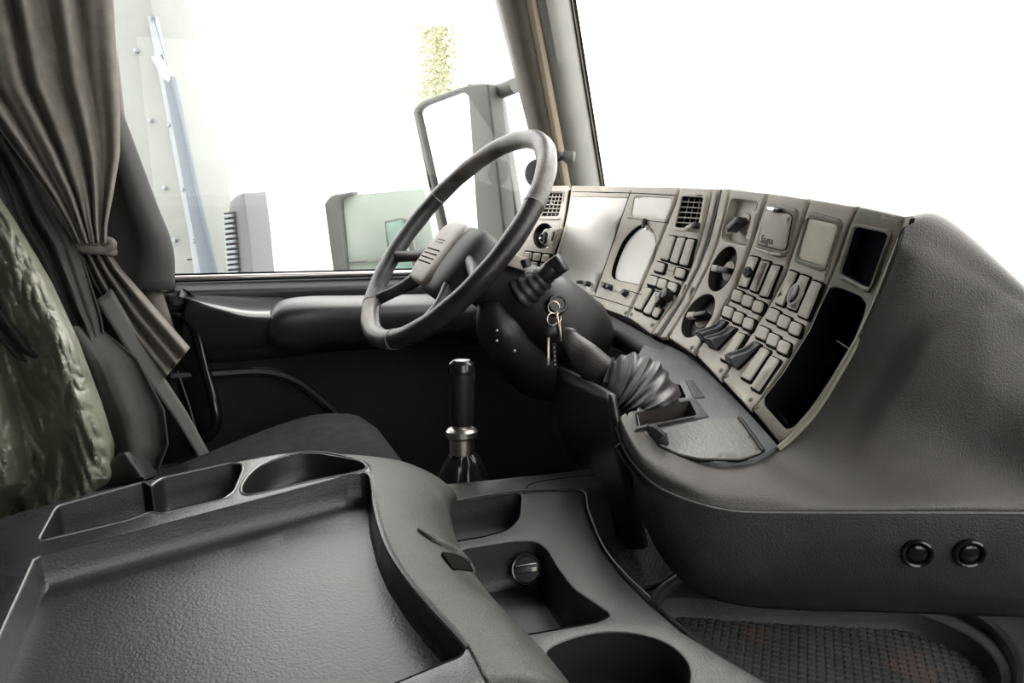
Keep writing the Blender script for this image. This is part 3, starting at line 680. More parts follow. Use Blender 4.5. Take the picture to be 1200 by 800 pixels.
# lower fascia below the seam
G2 = []
for a, b, d in [(1400, 602, .76), (1270, 602, .76), (1130, 601, .775), (1010, 601, .795), (930, 601, .815), (860, 599, .83), (806, 586, .845), (766, 567, .862), (741, 541, .885), (729, 520, .905)]:
    yb = np.interp(a, [729, 741, 766, 806, 860, 930, 1010, 1200, 1400], [560, 585, 630, 668, 684, 690, 692, 698, 706])
    xb = a+np.interp(a, [729, 800, 900, 1100], [12, 10, 3, 0])
    G2.append([np.array(pt(a, b-3, d+.02)), np.array(pt(a, b+.5, d+.008)), np.array(pt((a+xb)/2, (b+yb)/2, d+.014)), np.array(pt(xb, yb, d+.03)), np.array(pt(xb, yb+25, d+.06))])
MB().grid(patch(G2, 5)).build('lower_fascia', 'lower', dash, 'dark lower fascia', solid=.01, smooth=60)
tube([pt(*q) for q in catmull([(1400, 602.5, .757), (1270, 602, .757), (1130, 601, .772), (1010, 601, .792), (930, 601, .812), (860, 599, .827), (806, 586, .842), (766, 567, .859), (741, 541, .882), (729, 520, .902), (722, 500, .915)], 6)], .0016, 8).build('seam_piping', 'rim_edge', dash)
SF = Surf([(1010, 601, .799), (1200, 601, .768), (1010, 690, .820), (1200, 697, .795), (1075, 648, .795), (1136, 648, .785)])
for a in (1075, 1136.5):
    P, N, U, X = frame_at(SF, a, 648.5)
    lathe(P, N, [(.0160, -.004), (.0160, .0015), (.0145, .003), (.0125, .002), (.0115, -.002), (.0100, -.002), (.0095, .001), (.007, .0025), (.0001, .003)], 28).build('push_button', 'gloss', dash, 'round black push button in the lower fascia')
# ---- shelf in front of the switch panels
SS = Surf([(915, 522, .915), (738, 492, .915), (782, 402, 1.235), (730, 430, 1.12), (845, 447, 1.07), (790, 528, .90), (880, 482, .985), (735, 470, .97)])
lid = fillet([(776, 504), (824, 493), (866, 491), (893, 531), (868, 539.5), (820, 539), (796, 534), (772, 522), (765, 510)], [2, 2, 3, 3, 5, 5, 5, 5, 4])
ash = fillet([(744, 485), (808, 470), (816, 487), (746, 500)], 2)
sq = fillet([(786, 451), (797, 450), (804, 465), (789, 467)], 1.5)
shelf_o = [(742, 425), (757, 400), (774, 401), (813, 418), (845, 450), (879, 485), (912, 522), (885, 537), (840, 542), (800, 534), (768, 520), (750, 502), (746, 484), (752, 455)]
sheet(SS, shelf_o, [ash, sq], off=0, thick=.02, bev=.001, step=12).build('shelf', 'dashblue', dash, 'bluish grey dash shelf')
sheet(SS, offset(lid, -1.2), off=.0006, thick=.002, bev=0, step=None).build('lid_gap', 'groove', dash)
sheet(SS, lid, off=.0032, thick=.005, bev=.001, step=7).build('lid', 'lid', dash, 'grained grey compartment lid')
pocket(SS, ash, .035, 2).build('ashtray_recess', 'lever', dash, 'brownish rectangular tray recess')
pocket(SS, sq, .03, 0).build('square_recess', 'black', dash)
sheet(SS, fillet([(736, 484), (814, 466), (831, 488.5), (742, 508), (734, 497)], 2), [ash], off=.0016, thick=.002, bev=.001, step=None).build('tray_frame', 'lower', dash)
sheet(SS, fillet([(803, 446), (812, 446), (826, 466), (813, 467)], 1), off=.0016, thick=.002, bev=.0008, step=None).build('shelf_plate', 'lower', dash)
line(SS, [(866, 492), (878, 508), (894, 531)], 5, 'black', dash, .0035, 'slot')
rr_ = [np.array(pt(a, b, c)) for a, b, c in ((757, 500, .925), (766, 506, .905), (776, 514, .895), (783, 521, .895))]
tube(rr_, [.004, .010, .010, .002], 10, sq=.6).build('lid_latch', 'lower', dash)
# roll under the cluster
G3 = [[(670, 350, 1.57), (705, 364, 1.46), (735, 379, 1.35), (768, 398, 1.25), (795, 412, 1.20)],
      [(668, 358, 1.54), (702, 372, 1.43), (731, 387, 1.32), (763, 405, 1.22), (792, 417, 1.185)],
      [(664, 370, 1.53), (700, 384, 1.42), (727, 398, 1.31), (757, 413, 1.215), (785, 421, 1.18)],
      [(660, 384, 1.55), (696, 396, 1.45), (722, 408, 1.34), (750, 420, 1.235), (775, 425, 1.20)]]
MB().grid(patch([[np.array(pt(*q)) for q in r] for r in G3], 5)).build('padded_roll', 'lower', dash, 'padded roll below the instruments', solid=.02, smooth=60)
# strip right under the cluster fascia
MB().grid(patch([[np.array(pt(*q)) for q in r] for r in [[(640, 334, 1.67), (697, 352, 1.50), (734, 371, 1.36), (764, 391, 1.27)], [(640, 340, 1.66), (697, 360, 1.49), (733, 377, 1.355), (764, 397, 1.265)], [(640, 350, 1.70), (697, 368, 1.53), (733, 384, 1.40), (764, 403, 1.30)]]], 5)).build('under_strip', 'groove', dash, solid=.01)
# inner leg panel of the dash, facing the driver's footwell
G4 = [[(722, 462, .95), (700, 450, 1.05), (660, 430, 1.25)], [(733, 520, .93), (700, 520, 1.05), (655, 500, 1.3)], [(748, 585, .96), (715, 575, 1.1), (690, 560, 1.3)], [(760, 640, 1.0), (730, 640, 1.12), (700, 640, 1.3)]]
MB().grid(patch([[np.array(pt(*q)) for q in r] for r in G4], 5)).build('inner_panel', 'black', dash, solid=.01)
# dash top and body towards the windscreen
bk = MB(); tp = [np.array(SD.ev([q])[0][0]) for q in ((630, 217), (668, 218), (739, 221), (796, 221), (854, 224), (899, 228), (948, 236), (1004, 245), (1044, 254))]
tpv = [Vector(p)+Vector((0, .045, -.012-.03*max(0, i-5)/3)) for i, p in enumerate(tp)]
bk.grid([[p for p in tpv], [Vector((p.x, p.y+.12, p.z-.05)) for p in tpv], [Vector((p.x*1.0, 1.30, .97)) for p in tpv], [Vector((p.x, 1.30, .5)) for p in tpv]])
bk.build('dash_top', 'lower', dash, solid=.01, smooth=50)
pr_ = Vector(pt(1340, 470, .80)); wbox(pr_.x-.25, 1.2, pr_.y+.1, 1.3, .6, .93, .03).build('passenger_dash', 'dash', dash)

# ================================================================== STEERING WHEEL
th = R(49.2); yw = R(1.84); WC = pt(530.7, 276.4, 1.3)
wn = Vector((math.sin(yw)*math.sin(th), -math.cos(yw)*math.sin(th), math.cos(th))); e1 = Vector((0, 0, 1)).cross(wn).normalized(); e2 = wn.cross(e1); WR = .2188
wheel = thing('steering_wheel', 'large four-spoke steering wheel with worn leather rim', 'steering wheel', WC)
def wp(a, b, c=0): return WC+e1*a+e2*b+wn*c
for f0, f1, nm, mm, lb in ((22, 160, 'rim_upper', 'leather', 'worn beige-grey upper rim'), (160, 234, 'rim_side', 'leather2', 'dark grey rim'), (234, 290, 'rim_side', 'leather', 'rubbed lower rim with highlights in its colour'), (290, 382, 'rim_lower', 'leather3', 'black lower rim')):  # lower arc is lighter for rubbing and for highlights put into its colour
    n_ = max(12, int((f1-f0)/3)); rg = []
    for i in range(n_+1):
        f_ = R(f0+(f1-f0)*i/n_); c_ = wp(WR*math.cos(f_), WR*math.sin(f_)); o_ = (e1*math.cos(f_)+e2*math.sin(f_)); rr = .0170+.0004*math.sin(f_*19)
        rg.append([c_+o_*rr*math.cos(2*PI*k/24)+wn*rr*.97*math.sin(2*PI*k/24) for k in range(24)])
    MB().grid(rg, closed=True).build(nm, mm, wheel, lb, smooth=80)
for f_ in (R(22), R(160), R(234), R(290)):
    c_ = wp(WR*math.cos(f_), WR*math.sin(f_)); o_ = (e1*math.cos(f_)+e2*math.sin(f_))
    tube([c_+o_*.0172*math.cos(g)+wn*.0172*math.sin(g) for g in [2*PI*k/24 for k in range(24)]], .0007, 6, closed=True).build('rim_seam', 'hub', wheel)
def sup(a, e): return math.copysign(abs(a)**e, a)
def blob(c, ax, ay, az, sx, sy, sz, e=.5, nu=28, nv=14, mb=None):
    mb = mb or MB(); rows = []
    for i in range(nv+1):
        v = -PI/2+PI*i/nv; row = []
        for j in range(nu):
            u = 2*PI*j/nu; row.append(Vector(c)+ax*sx*sup(math.cos(v), e)*sup(math.cos(u), e)+ay*sy*sup(math.cos(v), e)*sup(math.sin(u), e)+az*sz*sup(math.sin(v), e))
        rows.append(row)
    return mb.grid(rows, closed=True)
HC = wp(0, -.035, -.020)
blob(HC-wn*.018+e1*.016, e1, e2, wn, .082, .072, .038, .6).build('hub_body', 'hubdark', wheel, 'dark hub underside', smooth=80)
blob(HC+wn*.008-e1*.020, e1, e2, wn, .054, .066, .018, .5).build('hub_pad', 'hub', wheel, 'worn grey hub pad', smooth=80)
for k in range(4): box(HC+wn*.0260+e2*(-.002-.009*k)-e1*.022, e1, e2, wn, .030, .0011, .0008, .0004).build('pad_slot', 'groove', wheel)
box(HC+wn*.0258+e2*.020-e1*.02, e1, e2, wn, .018, .0012, .0007, .0003).build('pad_mark', 'hubdark', wheel); box(HC+wn*.0258+e2*.014-e1*.02, e1, e2, wn, .018, .0009, .0007, .0003).build('pad_mark', 'hubdark', wheel)
for f_, hx, hy in ((R(200), -.062, -.022), (R(232), -.058, -.062), (R(340), .062, -.022), (R(308), .058, -.062)):
    a = wp(WR*math.cos(f_), WR*math.sin(f_)); b = wp(hx, hy, -.024); mdl = (a*.45+b*.55)-wn*.006
    tube([Vector(q) for q in catmull([a, mdl, b], 5)], [.013, .0115, .011, .0105, .011, .012, .013, .014, .015, .016, .017], 14, sq=.75).build('spoke', 'leather2' if hx < 0 else 'leather3', wheel, smooth=80)  # near spokes take darker leather: the shade of that side put into colour
# ---- steering column
colm = thing('steering_column', 'black steering column shroud with stalks below the steering wheel', 'steering column', pt(650, 420, 1.33))
cp = catmull([(560, 325, 1.33), (600, 343, 1.33), (640, 366, 1.33), (680, 392, 1.34), (705, 412, 1.36)], 6)
ns = len(cp); rad = [pxm(np.interp(i/(ns-1), [0, .25, .5, .75, .92, 1], [30, 40, 47, 44, 30, 10]), 1.33) for i in range(ns)]
tube([pt(*q) for q in cp], rad, 28).build('shroud', 'column', colm, smooth=70)
cl = catmull([(575, 350, 1.30), (590, 385, 1.32), (625, 425, 1.36), (660, 440, 1.40)], 5)
tube([pt(*q) for q in cl], [pxm(np.interp(i/(len(cl)-1), [0, .3, .7, 1], [16, 32, 40, 34]), 1.33) for i in range(len(cl))], 20).build('lower_shroud', 'black', colm, smooth=70)
for a, b in ((582, 387), (582, 399), (603, 411)): lathe(pt(a, b, 1.27), -fv, [(.0025, -.004), (.0025, 0), (.0001, .001)], 10).build('shroud_screw', 'chrome', colm)
# ribbed stalk boot and stalk
bp_ = []; br_ = []
for i in range(25):
    s = i/24; bp_.append(pt(612+30*s, 345-24*s, 1.27-.02*s)); br_.append(pxm(19-8*s+(2.0 if i % 6 < 3 else -.5), 1.27))
tube(bp_, br_, 20).build('stalk_boot', 'gaiter', colm, smooth=50)
st = tube([pt(636, 325, 1.25), pt(645, 317, 1.245), pt(647, 315.5, 1.245)], [.016, .0165, .0165], 16, mb=MB()); st.build('stalk', 'black', colm)
A = (pt(659, 306, 1.235)-pt(645, 317, 1.245)).normalized(); B = A.cross(Vector(-fv)).normalized()
box(pt(652.5, 312, 1.24), A, B, A.cross(B), .014, .0165, .012, .004, seg=3).build('stalk_knob', 'black', colm)
A = (pt(617, 312, 1.28)-pt(594, 305, 1.28)).normalized(); B = A.cross(Vector(-fv)).normalized()
box(pt(604, 307, 1.28), A, B, A.cross(B), .021, .011, .012, .003).build('upper_stalk', 'hub', colm, 'grey upper stalk'); 
tube([pt(615, 304, 1.27), pt(618, 313, 1.27)], [.009, .008], 12).build('stalk_nub', 'black', colm); tube(catmull([pt(600, 299, 1.28), pt(602, 294, 1.28), pt(606, 293.5, 1.28)], 3), .004, 8).build('stalk_nub', 'black', colm)
# ignition barrel
lathe(pt(654, 356, 1.245), (-fv*1+rv*.25+uv*.2), [(.018, -.02), (.018, 0), (.016, .004), (.012, .004), (.011, .002), (.0001, .002)], 24).build('ignition_barrel', 'black', colm)
# ---- keys
keys = thing('key_bunch', 'bunch of keys on split rings hanging from the ignition', 'keys', pt(648, 395, 1.20))
def ring(px, py, rp, d, wr, tilt, name='split_ring', m='steel', sx=1.0):
    c = pt(px, py, d); r = pxm(rp, d); X_ = Vector(rv)*math.cos(tilt)+Vector(fv)*math.sin(tilt); U_ = Vector(uv)
    tube([c+X_*r*sx*math.cos(2*PI*k/28)+U_*r*math.sin(2*PI*k/28) for k in range(28)], wr, 8, closed=True).build(name, m, keys)
ring(649, 360, 7, 1.213, .0011, .2); ring(647.5, 374, 7.2, 1.208, .0011, .5); ring(655, 372, 5, 1.205, .001, 1.0)
lathe(pt(645, 388, 1.20), -fv, [(.0001, -.003), (.009, -.003), (.0105, -.002), (.0105, .002), (.009, .003), (.0001, .003)], 22).build('key_head', 'black', keys)
box(pt(642.5, 411, 1.20), rv, uv, fv, .0022, .0235, .001, .0005).build('key_blade', 'steel', keys)
for (x0, y0, x1, y1, wd, m_) in ((655.5, 376, 657.5, 400, .0015, 'steel'), (649, 402, 650.5, 431, .003, 'black'), (653, 366, 655.5, 386, .0011, 'steel')):
    a, b = pt(x0, y0, 1.203), pt(x1, y1, 1.203); A = (b-a).normalized(); box((a+b)/2, A, A.cross(Vector(fv)), fv, (b-a).length/2, wd, .001, .0004).build('key_blade', m_, keys)
sx_ = MB()
for k in range(5): box(pt(649.3+.25*k, 407+5*k, 1.2015), rv, uv, fv, .0013, .0011, .0008, .0003, mb=sx_)
sx_.build('key_marks', 'chrome', keys)
# ---- hand lever with gaiter
lev = thing('hand_lever', 'brown-grey hand lever rising from a ribbed black rubber gaiter', 'lever', pt(765, 470, 1.02))
lp = catmull([(669, 384, 1.14), (668, 392, 1.14), (674, 404, 1.135), (686, 418, 1.12), (702, 434, 1.11), (718, 446, 1.10)], 4)
tube([pt(*q) for q in lp], [pxm(np.interp(i/(len(lp)-1), [0, .05, .2, .4, .6, .8, 1], [5, 8.5, 10, 15, 20, 22, 21]), 1.12) for i in range(len(lp))], 22, sq=.85).build('grip', 'lever', lev, smooth=70)
outc = catmull([(716, 424, 1.08), (724, 417, 1.07), (741, 411, 1.06), (760, 415, 1.05), (775, 422, 1.04), (786, 440, 1.03), (800, 458, 1.02)], 9)
inc = catmull([(708, 462, 1.07), (712, 471, 1.05), (715, 477, 1.03), (718, 480, 1.01), (723, 482, 1.0), (732, 483, .985), (748, 482, .98)], 9)
rws = []; nb = len(outc)
for i in range(nb):
    s = i/(nb-1); ph = (i/(nb-1)*7) % 1; rb = 1-.14*(abs(2*ph-1))**.7
    a, b = pt(*outc[i]), pt(*inc[i]); c_ = (a+b)/2; A = (a-b)/2; rb2 = 1-(1-rb)*1.0
    tdir = (pt(*outc[min(i+1, nb-1)])-pt(*outc[max(i-1, 0)]))
    B = Vector(fv)*np.interp(s, [0, .3, 1], [.024, .042, .058])
    rws.append([c_+A*math.cos(2*PI*k/32)*rb2*(1 if math.cos(2*PI*k/32) > 0 else .97)+B*math.sin(2*PI*k/32)*rb2 for k in range(32)])
MB().grid(rws, closed=True).build('gaiter', 'gaiter', lev, 'ribbed black gaiter', smooth=60)
tube([pt(707, 462, 1.07), pt(711, 448, 1.06), pt(716, 434, 1.07), pt(722, 420, 1.075)], .0055, 10).build('gaiter_collar', 'gaiter', lev)
# ================================================================== GEAR LEVER
gl_ = thing('gear_lever', 'upright black gear knob with silver collar and pleated boot', 'gear lever', pt(545, 580, 1.0))
GB = pt(542, 575, 1.15); gz = Vector((0, 0, 1)); k_ = 1.0/F
top = pt(541, 422, 1.135); bot = pt(541, 497, 1.15); ax = (top-bot).normalized(); Lk = (top-bot).length
lathe(bot, ax, [(0.0171, 0), (0.0188, Lk*.08), (0.0196, Lk*.4), (0.0207, Lk*.75), (0.0211, Lk*.86), (0.0188, Lk*.94), (0.0125, Lk*.985), (0.0001, Lk)], 28).build('knob', 'black', gl_)
lathe(bot+ax*Lk*.80, ax, [(0.0213, 0), (0.0214, Lk*.06), (0.0194, Lk*.15), (0.0131, Lk*.203), (0.0001, Lk*.213)], 28).build('knob_cap', 'gloss', gl_, 'glossy black cap')
c0 = pt(541.5, 531, 1.155); a_ = (bot-c0).normalized(); Lc = (bot-c0).length
lathe(c0, a_, [(0.0188, 0), (0.0194, Lc*.5), (0.0203, Lc*.52), (0.0245, Lc*.60), (0.0249, Lc*.78), (0.0217, Lc*.86), (0.0154, Lc*.90), (0.0160, Lc*.98), (0.0137, Lc)], 32).build('collar', 'chrome', gl_, 'silver metal collar')
rws = []
for i in range(11):
    s = i/10; c_ = pt(541.5+2*s, 530+62*s, 1.155+.01*s); r_ = np.interp(s, [0, .1, .35, .7, 1], [.018, .026, .034, .044, .056])
    rws.append([c_+(Vector(rv)*math.cos(2*PI*k/48)+Vector(hv)*math.sin(2*PI*k/48))*(r_*(1+.09*s**.3*math.sin(k*2*PI/48*9+s*1.5)+.03*math.sin(i*2.5+k*.7)))+Vector((0, 0, .002*math.sin(k*1.3))) for k in range(48)])
MB().grid(rws, closed=True).build('boot', 'gloss', gl_, 'pleated black leather boot', smooth=70)
tube([c0-a_*.010, c0+a_*.002], .010, 16).build('lever_rod', 'steel', gl_)

# ================================================================== DRIVER SEAT
seat = thing('driver_seat', 'driver seat with dark grey woven cushion below the steering wheel', 'seat', (-.63, .1, ZF))
cz = .768
cc = MB(); rows = []
for i in range(25):
    u = i/24; row = []
    for j in range(25):
        v = j/24; X_ = -.90+.54*u; Y_ = -.22+.545*v
        ex = min(u, 1-u)*.54; ey = (1-v)*.545
        z_ = cz-.03*math.exp(-ex/.03)-.045*math.exp(-ey/.05) - .02*math.exp(-((u-.5)/.22)**2)*(1-v) + .008*math.exp(-((v-.97)/.1)**2)
        z_ -= .006*math.exp(-((u-.22)/.012)**2)+.006*math.exp(-((u-.78)/.012)**2)
        cr = .10; dx, dy = max(0, abs(u-.5)*.54-(.27-cr)), max(0, Y_-(.325-cr)); k = math.hypot(dx, dy)/cr
        if k > 1: X_ = -.63+math.copysign(.27-cr+dx/k, u-.5); Y_ = .325-cr+dy/k
        z_ -= .13*max(0, (.22-Y_)/.44)**1.2; row.append(Vector((X_, Y_, z_)))
    rows.append(row)
top_ = rows
cc.grid(top_)
bd = [r[0] for r in top_]+[top_[-1][j] for j in range(1, 25)]+[top_[i][-1] for i in range(23, -1, -1)]+[top_[0][j] for j in range(23, 0, -1)]
ctr = Vector((-.63, .05, 0))
def shrink(p, k, dz): q = p.copy(); q.x = ctr.x+(p.x-ctr.x)*k; q.y = ctr.y+(p.y-ctr.y)*k; q.z = dz if dz < .79 else p.z-.01; return q
cc.grid([bd, [shrink(p, 1.03, p.z-.03) if False else Vector((ctr.x+(p.x-ctr.x)*1.03, ctr.y+(p.y-ctr.y)*1.03, p.z-.03)) for p in bd], [Vector((ctr.x+(p.x-ctr.x)*1.0, ctr.y+(p.y-ctr.y)*1.0, .68)) for p in bd]], closed=True)
cc.build('cushion', 'cloth', seat, 'dark woven cushion', smooth=60)
wbox(-.85, -.42, -.18, .28, .30, .70, .02).build('seat_base', 'black', seat)
# seat back, mostly hidden behind the draped sheet
rws = []
for i in range(13):
    s = i/12; z0 = .76+.75*s; yb_ = -.38-.2*s; wv = .235-.03*s**3
    rws.append([Vector((-.63+wv*sup(math.cos(a), .5), yb_+.065*sup(math.sin(a), .5)*(1-.3*s), z0)) for a in [2*PI*k/32 for k in range(32)]])
m_ = MB().grid(rws, closed=True); m_.add(rws[-1], [tuple(range(32))]); m_.build('backrest', 'cloth', seat, smooth=60)
# black looped handle beside the seat
hd = thing('grab_handle', 'black looped grab bar beside the curtain hem at the door', 'handle', pt(240, 515, 1.62))
lp = catmull([(178, 378, 1.66), (192, 370, 1.65), (208, 369, 1.64), (222, 376, 1.63), (231, 394, 1.62), (240, 430, 1.61), (250, 468, 1.60), (254, 492, 1.60), (247, 508, 1.60), (236, 516, 1.60), (228, 528, 1.61)], 5)
tube([pt(*q) for q in lp], pxm(6, 1.62), 12).build('bar', 'gloss', hd)
sheet(Plane(pt(225, 440, 1.66), -fv), [(185, 380), (222, 382), (250, 480), (245, 505), (232, 518)], off=0, thick=.02, bev=.003).build('guard_plate', 'black', hd)
tube([pt(208, 434, 1.62), pt(222, 475, 1.61), pt(230, 504, 1.61), pt(240, 540, 1.61)], .0018, 6).build('bright_edge', 'chrome', hd)

# ================================================================== CURTAIN, SHEET, BELT
def fabric(fn, ns, nt, name, m, label=None, cat=None, parent=None, solid=.003, smooth=80, **k):
    return MB().grid([[fn(i/ns, j/nt) for j in range(nt+1)] for i in range(ns+1)]).build(name, m, parent, label, solid=solid, smooth=smooth, cat=cat, off=0, **k)
cur = thing('curtain', 'grey-brown woven side curtain gathered by a tieback at the door pillar', 'curtain', pt(110, 300, 1.72))
def upper(s, t):   # s down, t across
    y = -150+435*s
    xl = np.interp(y, [-150, 0, 100, 180, 230, 265, 288], [-80, -70, -40, 20, 58, 80, 91]); xr = np.interp(y, [-150, 0, 60, 130, 180, 225, 262, 288], [126, 130, 134, 139, 139, 132, 125, 124])
    x = xl+(xr-xl)*t
    amp = .022*(1-.45*s); ph = t*2*PI*5.2+1.3*math.sin(3*t+2*s)
    d = amp*math.sin(ph)+.007*math.sin(ph*1.7+4*s) + .05*abs(t-.5)**2 - .02*s
    x += 3*math.sin(ph+1.2)*(1-s)
    return ptx(x, y, -1.035-d)
fabric(upper, 60, 110, 'curtain_upper', 'curtain', parent=cur)
def lowerc(s, t):
    L_ = np.array([np.interp(s, [0, .2, .5, 1], [93, 108, 140, 190]), np.interp(s, [0, .2, .5, 1], [290, 325, 385, 447])])
    R_ = np.array([np.interp(s, [0, .2, .5, 1], [124, 142, 175, 223]), np.interp(s, [0, .2, .5, 1], [290, 315, 352, 407])])
    x, y = L_+(R_-L_)*t; ph = t*2*PI*3.2
    return pt(x, y, 1.50+.018*math.sin(ph+.4)*(1-.25*s)-.04*s)
fabric(lowerc, 30, 50, 'curtain_tail', 'curtain', 'flared curtain end below the tieback', parent=cur)
c_ = pt(109, 287, 1.475)
for dz, r1, ph in ((0, 19, 0), (5, 20, .3), (-4, 18, .2)):
    tube([c_+Vector(rv)*pxm(r1, 1.52)*math.cos(a)+Vector(fv)*.034*math.sin(a)+Vector(uv)*(-pxm(dz, 1.7)-.003*math.cos(a+ph)) for a in [2*PI*k/28 for k in range(28)]], pxm(5.2, 1.52), 10, closed=True).build('tieback', 'curtain', cur, 'twisted cloth tieback')
tube(catmull([pt(118, 284, 1.43), pt(128, 282, 1.43), pt(132, 287, 1.43), pt(124, 292, 1.43)], 4), pxm(4, 1.7), 10).build('tieback_knot', 'curtain', cur)
# second, darker cloth falling behind (from upper left to the belt)
def second(s, t):
    L_ = np.array([np.interp(s, [0, .4, .75, 1], [-90, -60, 20, 80]), np.interp(s, [0, .4, .75, 1], [90, 330, 420, 440])])
    R_ = np.array([np.interp(s, [0, .3, .5, .8, 1], [-40, 40, 88, 118, 124]), np.interp(s, [0, .3, .5, .8, 1], [80, 195, 275, 370, 408])])
    x, y = L_+(R_-L_)*t; ph = t*2*PI*3
    return pt(x, y, 1.42+.02*math.sin(ph+2*s)+.008*math.sin(ph*3+s*5)-.12*(1-t))
fabric(second, 50, 70, 'dark_drape', 'drape', 'dark cloth hanging between the curtain and the crinkled sheet', 'drape')
# third cloth at the bottom (bulging dark fabric below the belt)
def third(s, t):
    L_ = np.array([np.interp(s, [0, .5, 1], [60, 90, 120]), np.interp(s, [0, .5, 1], [380, 480, 580])])
    R_ = np.array([np.interp(s, [0, .3, .6, .8, 1], [118, 160, 192, 197, 180]), np.interp(s, [0, .3, .6, .8, 1], [385, 420, 480, 520, 565])])
    x, y = L_+(R_-L_)*t
    return pt(x, y, 1.38+.03*math.cos(t*PI*2.2)+.01*math.sin(t*14+s*3)-.04*s+.06*abs(t-.5))
fabric(third, 40, 50, 'bulging_cloth', 'drape', 'dark cloth bulging out between the crinkled sheet and the belt', 'cloth')
# seat belt
def beltf(s, t):
    a = np.array([np.interp(s, [0, .35, .7, 1], [112, 158, 205, 240]), np.interp(s, [0, .35, .7, 1], [352, 425, 490, 548])]); b = a+np.array([np.interp(s, [0, 1], [19, 12]), np.interp(s, [0, 1], [-14, -5])])
    x, y = a+(b-a)*t; return pt(x, y, 1.46-.01*math.sin(s*4)+.01*t)
fabric(beltf, 24, 4, 'seat_belt', 'belt', 'grey seat belt strap running down beneath the curtain end', 'seat belt', solid=.002)
fabric(lambda s, t: pt(75+75*t+25*s, 400+40*t+150*s, 1.52), 4, 4, 'trim_3', 'floor', solid=.01, kind='structure')
# pillar trims between curtain and door
def trimf(s, t):
    xa = np.interp(s, [0, .4, .7, 1], [118, 129, 145, 165]); xb = np.interp(s, [0, .4, .7, 1], [135, 150, 172, 205]); return pt(xa+(xb-xa)*t, 60+330*s, 1.585-.015*math.sin(t*PI))
fabric(trimf, 16, 8, 'trim_4', 'pillar2', solid=.012, kind='structure')
tube(catmull([pt(137, 215, 1.555), pt(150, 275, 1.56), pt(168, 335, 1.57), (pt(183, 375, 1.575))], 5), .0035, 8).build('trim_5', 'shell', kind='structure')
# crinkled sheet
def ridge(v): return 1-2*abs(noise.noise(v))
def crn(x, y):
    u = x*.94-y*.35; w_ = x*.35+y*.94
    a = ridge(Vector((u*.012, w_*.006, 1.7))); b = ridge(Vector((u*.034+2, w_*.013, 4.0))); c = ridge(Vector((u*.080, w_*.035, 9.0))); d = ridge(Vector((u*.16, w_*.14, 3.0)))
    return .020*a+.016*b+.009*c+.0025*d
def sheetf(s, t):
    y0 = 195+425*s
    xr = np.interp(y0, [195, 230, 260, 330, 400, 470, 520, 560, 620], [-30, -2, 18, 60, 92, 118, 134, 133, 80]); xl = -90
    x = xl+(xr-xl)*t; y = y0+(1-t)*14; q = xr-x      # px from the free edge
    fold = -.045*math.exp(-((q-26)/20)**2)+.075*math.exp(-((q-78-20*s)/22)**2)-.05*math.exp(-((q-135)/28)**2)
    return pt(x, y, 1.27+fold*min(1, .3+s*1.6)+crn(x, y)+.03*max(0, 1-q/8))
fabric(sheetf, 190, 120, 'crinkled_sheet', 'foil', 'silver-green crinkled sheet draped over the seat back at the left edge', 'sheet', solid=.002, smooth=26)
def wedge(s, t): return pt(108+62*t-8*s*(1-t)*3, 585-55*t*(1-s)*.9-12*s, 1.20+.03*t)
sheet(Plane(pt(140, 560, 1.30), -fv), fillet([(104, 580), (136, 532), (146, 530), (170, 562)], [1, 4, 4, 1]), off=0, thick=.05, bev=.006, seg=3).build('belt_buckle', 'bin', label='black wedge of plastic standing behind the fold-down table', cat='buckle')

# ================================================================== FOLD-DOWN TABLE
tab = thing('fold_down_table', 'fold-down centre seat back serving as dark tray table with bins', 'table', pth(250, 700, .5))
ST = HP(.40)
binA = fillet([(46, 632.5), (67, 594), (168, 566), (177, 571), (190, 561), (272, 543.5), (283, 545), (283, 551), (273, 575), (262, 583), (190, 600), (176, 598), (150, 608)], [3, 7, 3, 3, 6, 6, 3, 4, 5, 5, 3, 5, 8])
binC = catmull([(284, 576), (288, 563), (303, 548), (328, 537), (355, 531), (385, 532), (415, 539), (427, 545), (420, 551), (360, 563), (300, 577)], 4, True)
tray = [(40, 657), (48, 651)]+[(200, 612), (330, 578), (405, 557.5), (425, 554.5), (433, 558), (436, 572), (438, 594), (446, 625), (458, 652), (480, 684), (505, 713), (530, 740), (546, 758), (540, 768), (505, 782), (455, 803), (380, 850), (-70, 990), (-62, 880), (0, 742)]
tray = fillet(tray, 4)
outer = [(-120, 660), (-40, 621), (22, 599), (105, 577), (169, 562), (262, 542.5), (318, 532), (345, 528.5), (372, 528.5), (400, 533), (434, 541), (441, 552), (443, 572), (446, 592), (454, 623), (466, 650), (488, 681), (512, 709), (536, 735), (560, 762), (575, 800), (540, 880), (300, 1000), (-200, 1100)]
sheet(ST, outer, [binA, binC, tray], off=0, thick=.05, bev=.0022, seg=3, step=18, res=8).build('table_frame', 'table', tab, 'raised dark rim of the table')
pocket(ST, tray, .036, 2, rnd=4, res=8, step=20).build('tray_floor', 'trayfloor', tab, 'leather-grained tray floor')
pocket(ST, binA, .045, 2, rnd=3).build('left_bin', 'bin', tab, 'long storage bin')
pocket(ST, binC, .040, 2, rnd=3).build('rounded_bin', 'bin', tab, 'rounded cup bin')
def lip(S, pts, rad, m, par, name, h_=0, closed=False):
    P, N = S.ev([tuple(q) for q in pts]); tube([Vector(p)+Vector(n)*h_ for p, n in zip(P, N)], rad, 8, closed=closed).build(name, m, par)
lip(ST, resample(offset(binC, -1.5), 8), .0022, 'edge', tab, 'bin_rim', -.0008, True)  # thin pale tubes added so the lips show a highlight
lip(ST, resample(offset(binA, -1.5), 8), .0020, 'edge', tab, 'bin_rim', -.0008, True)
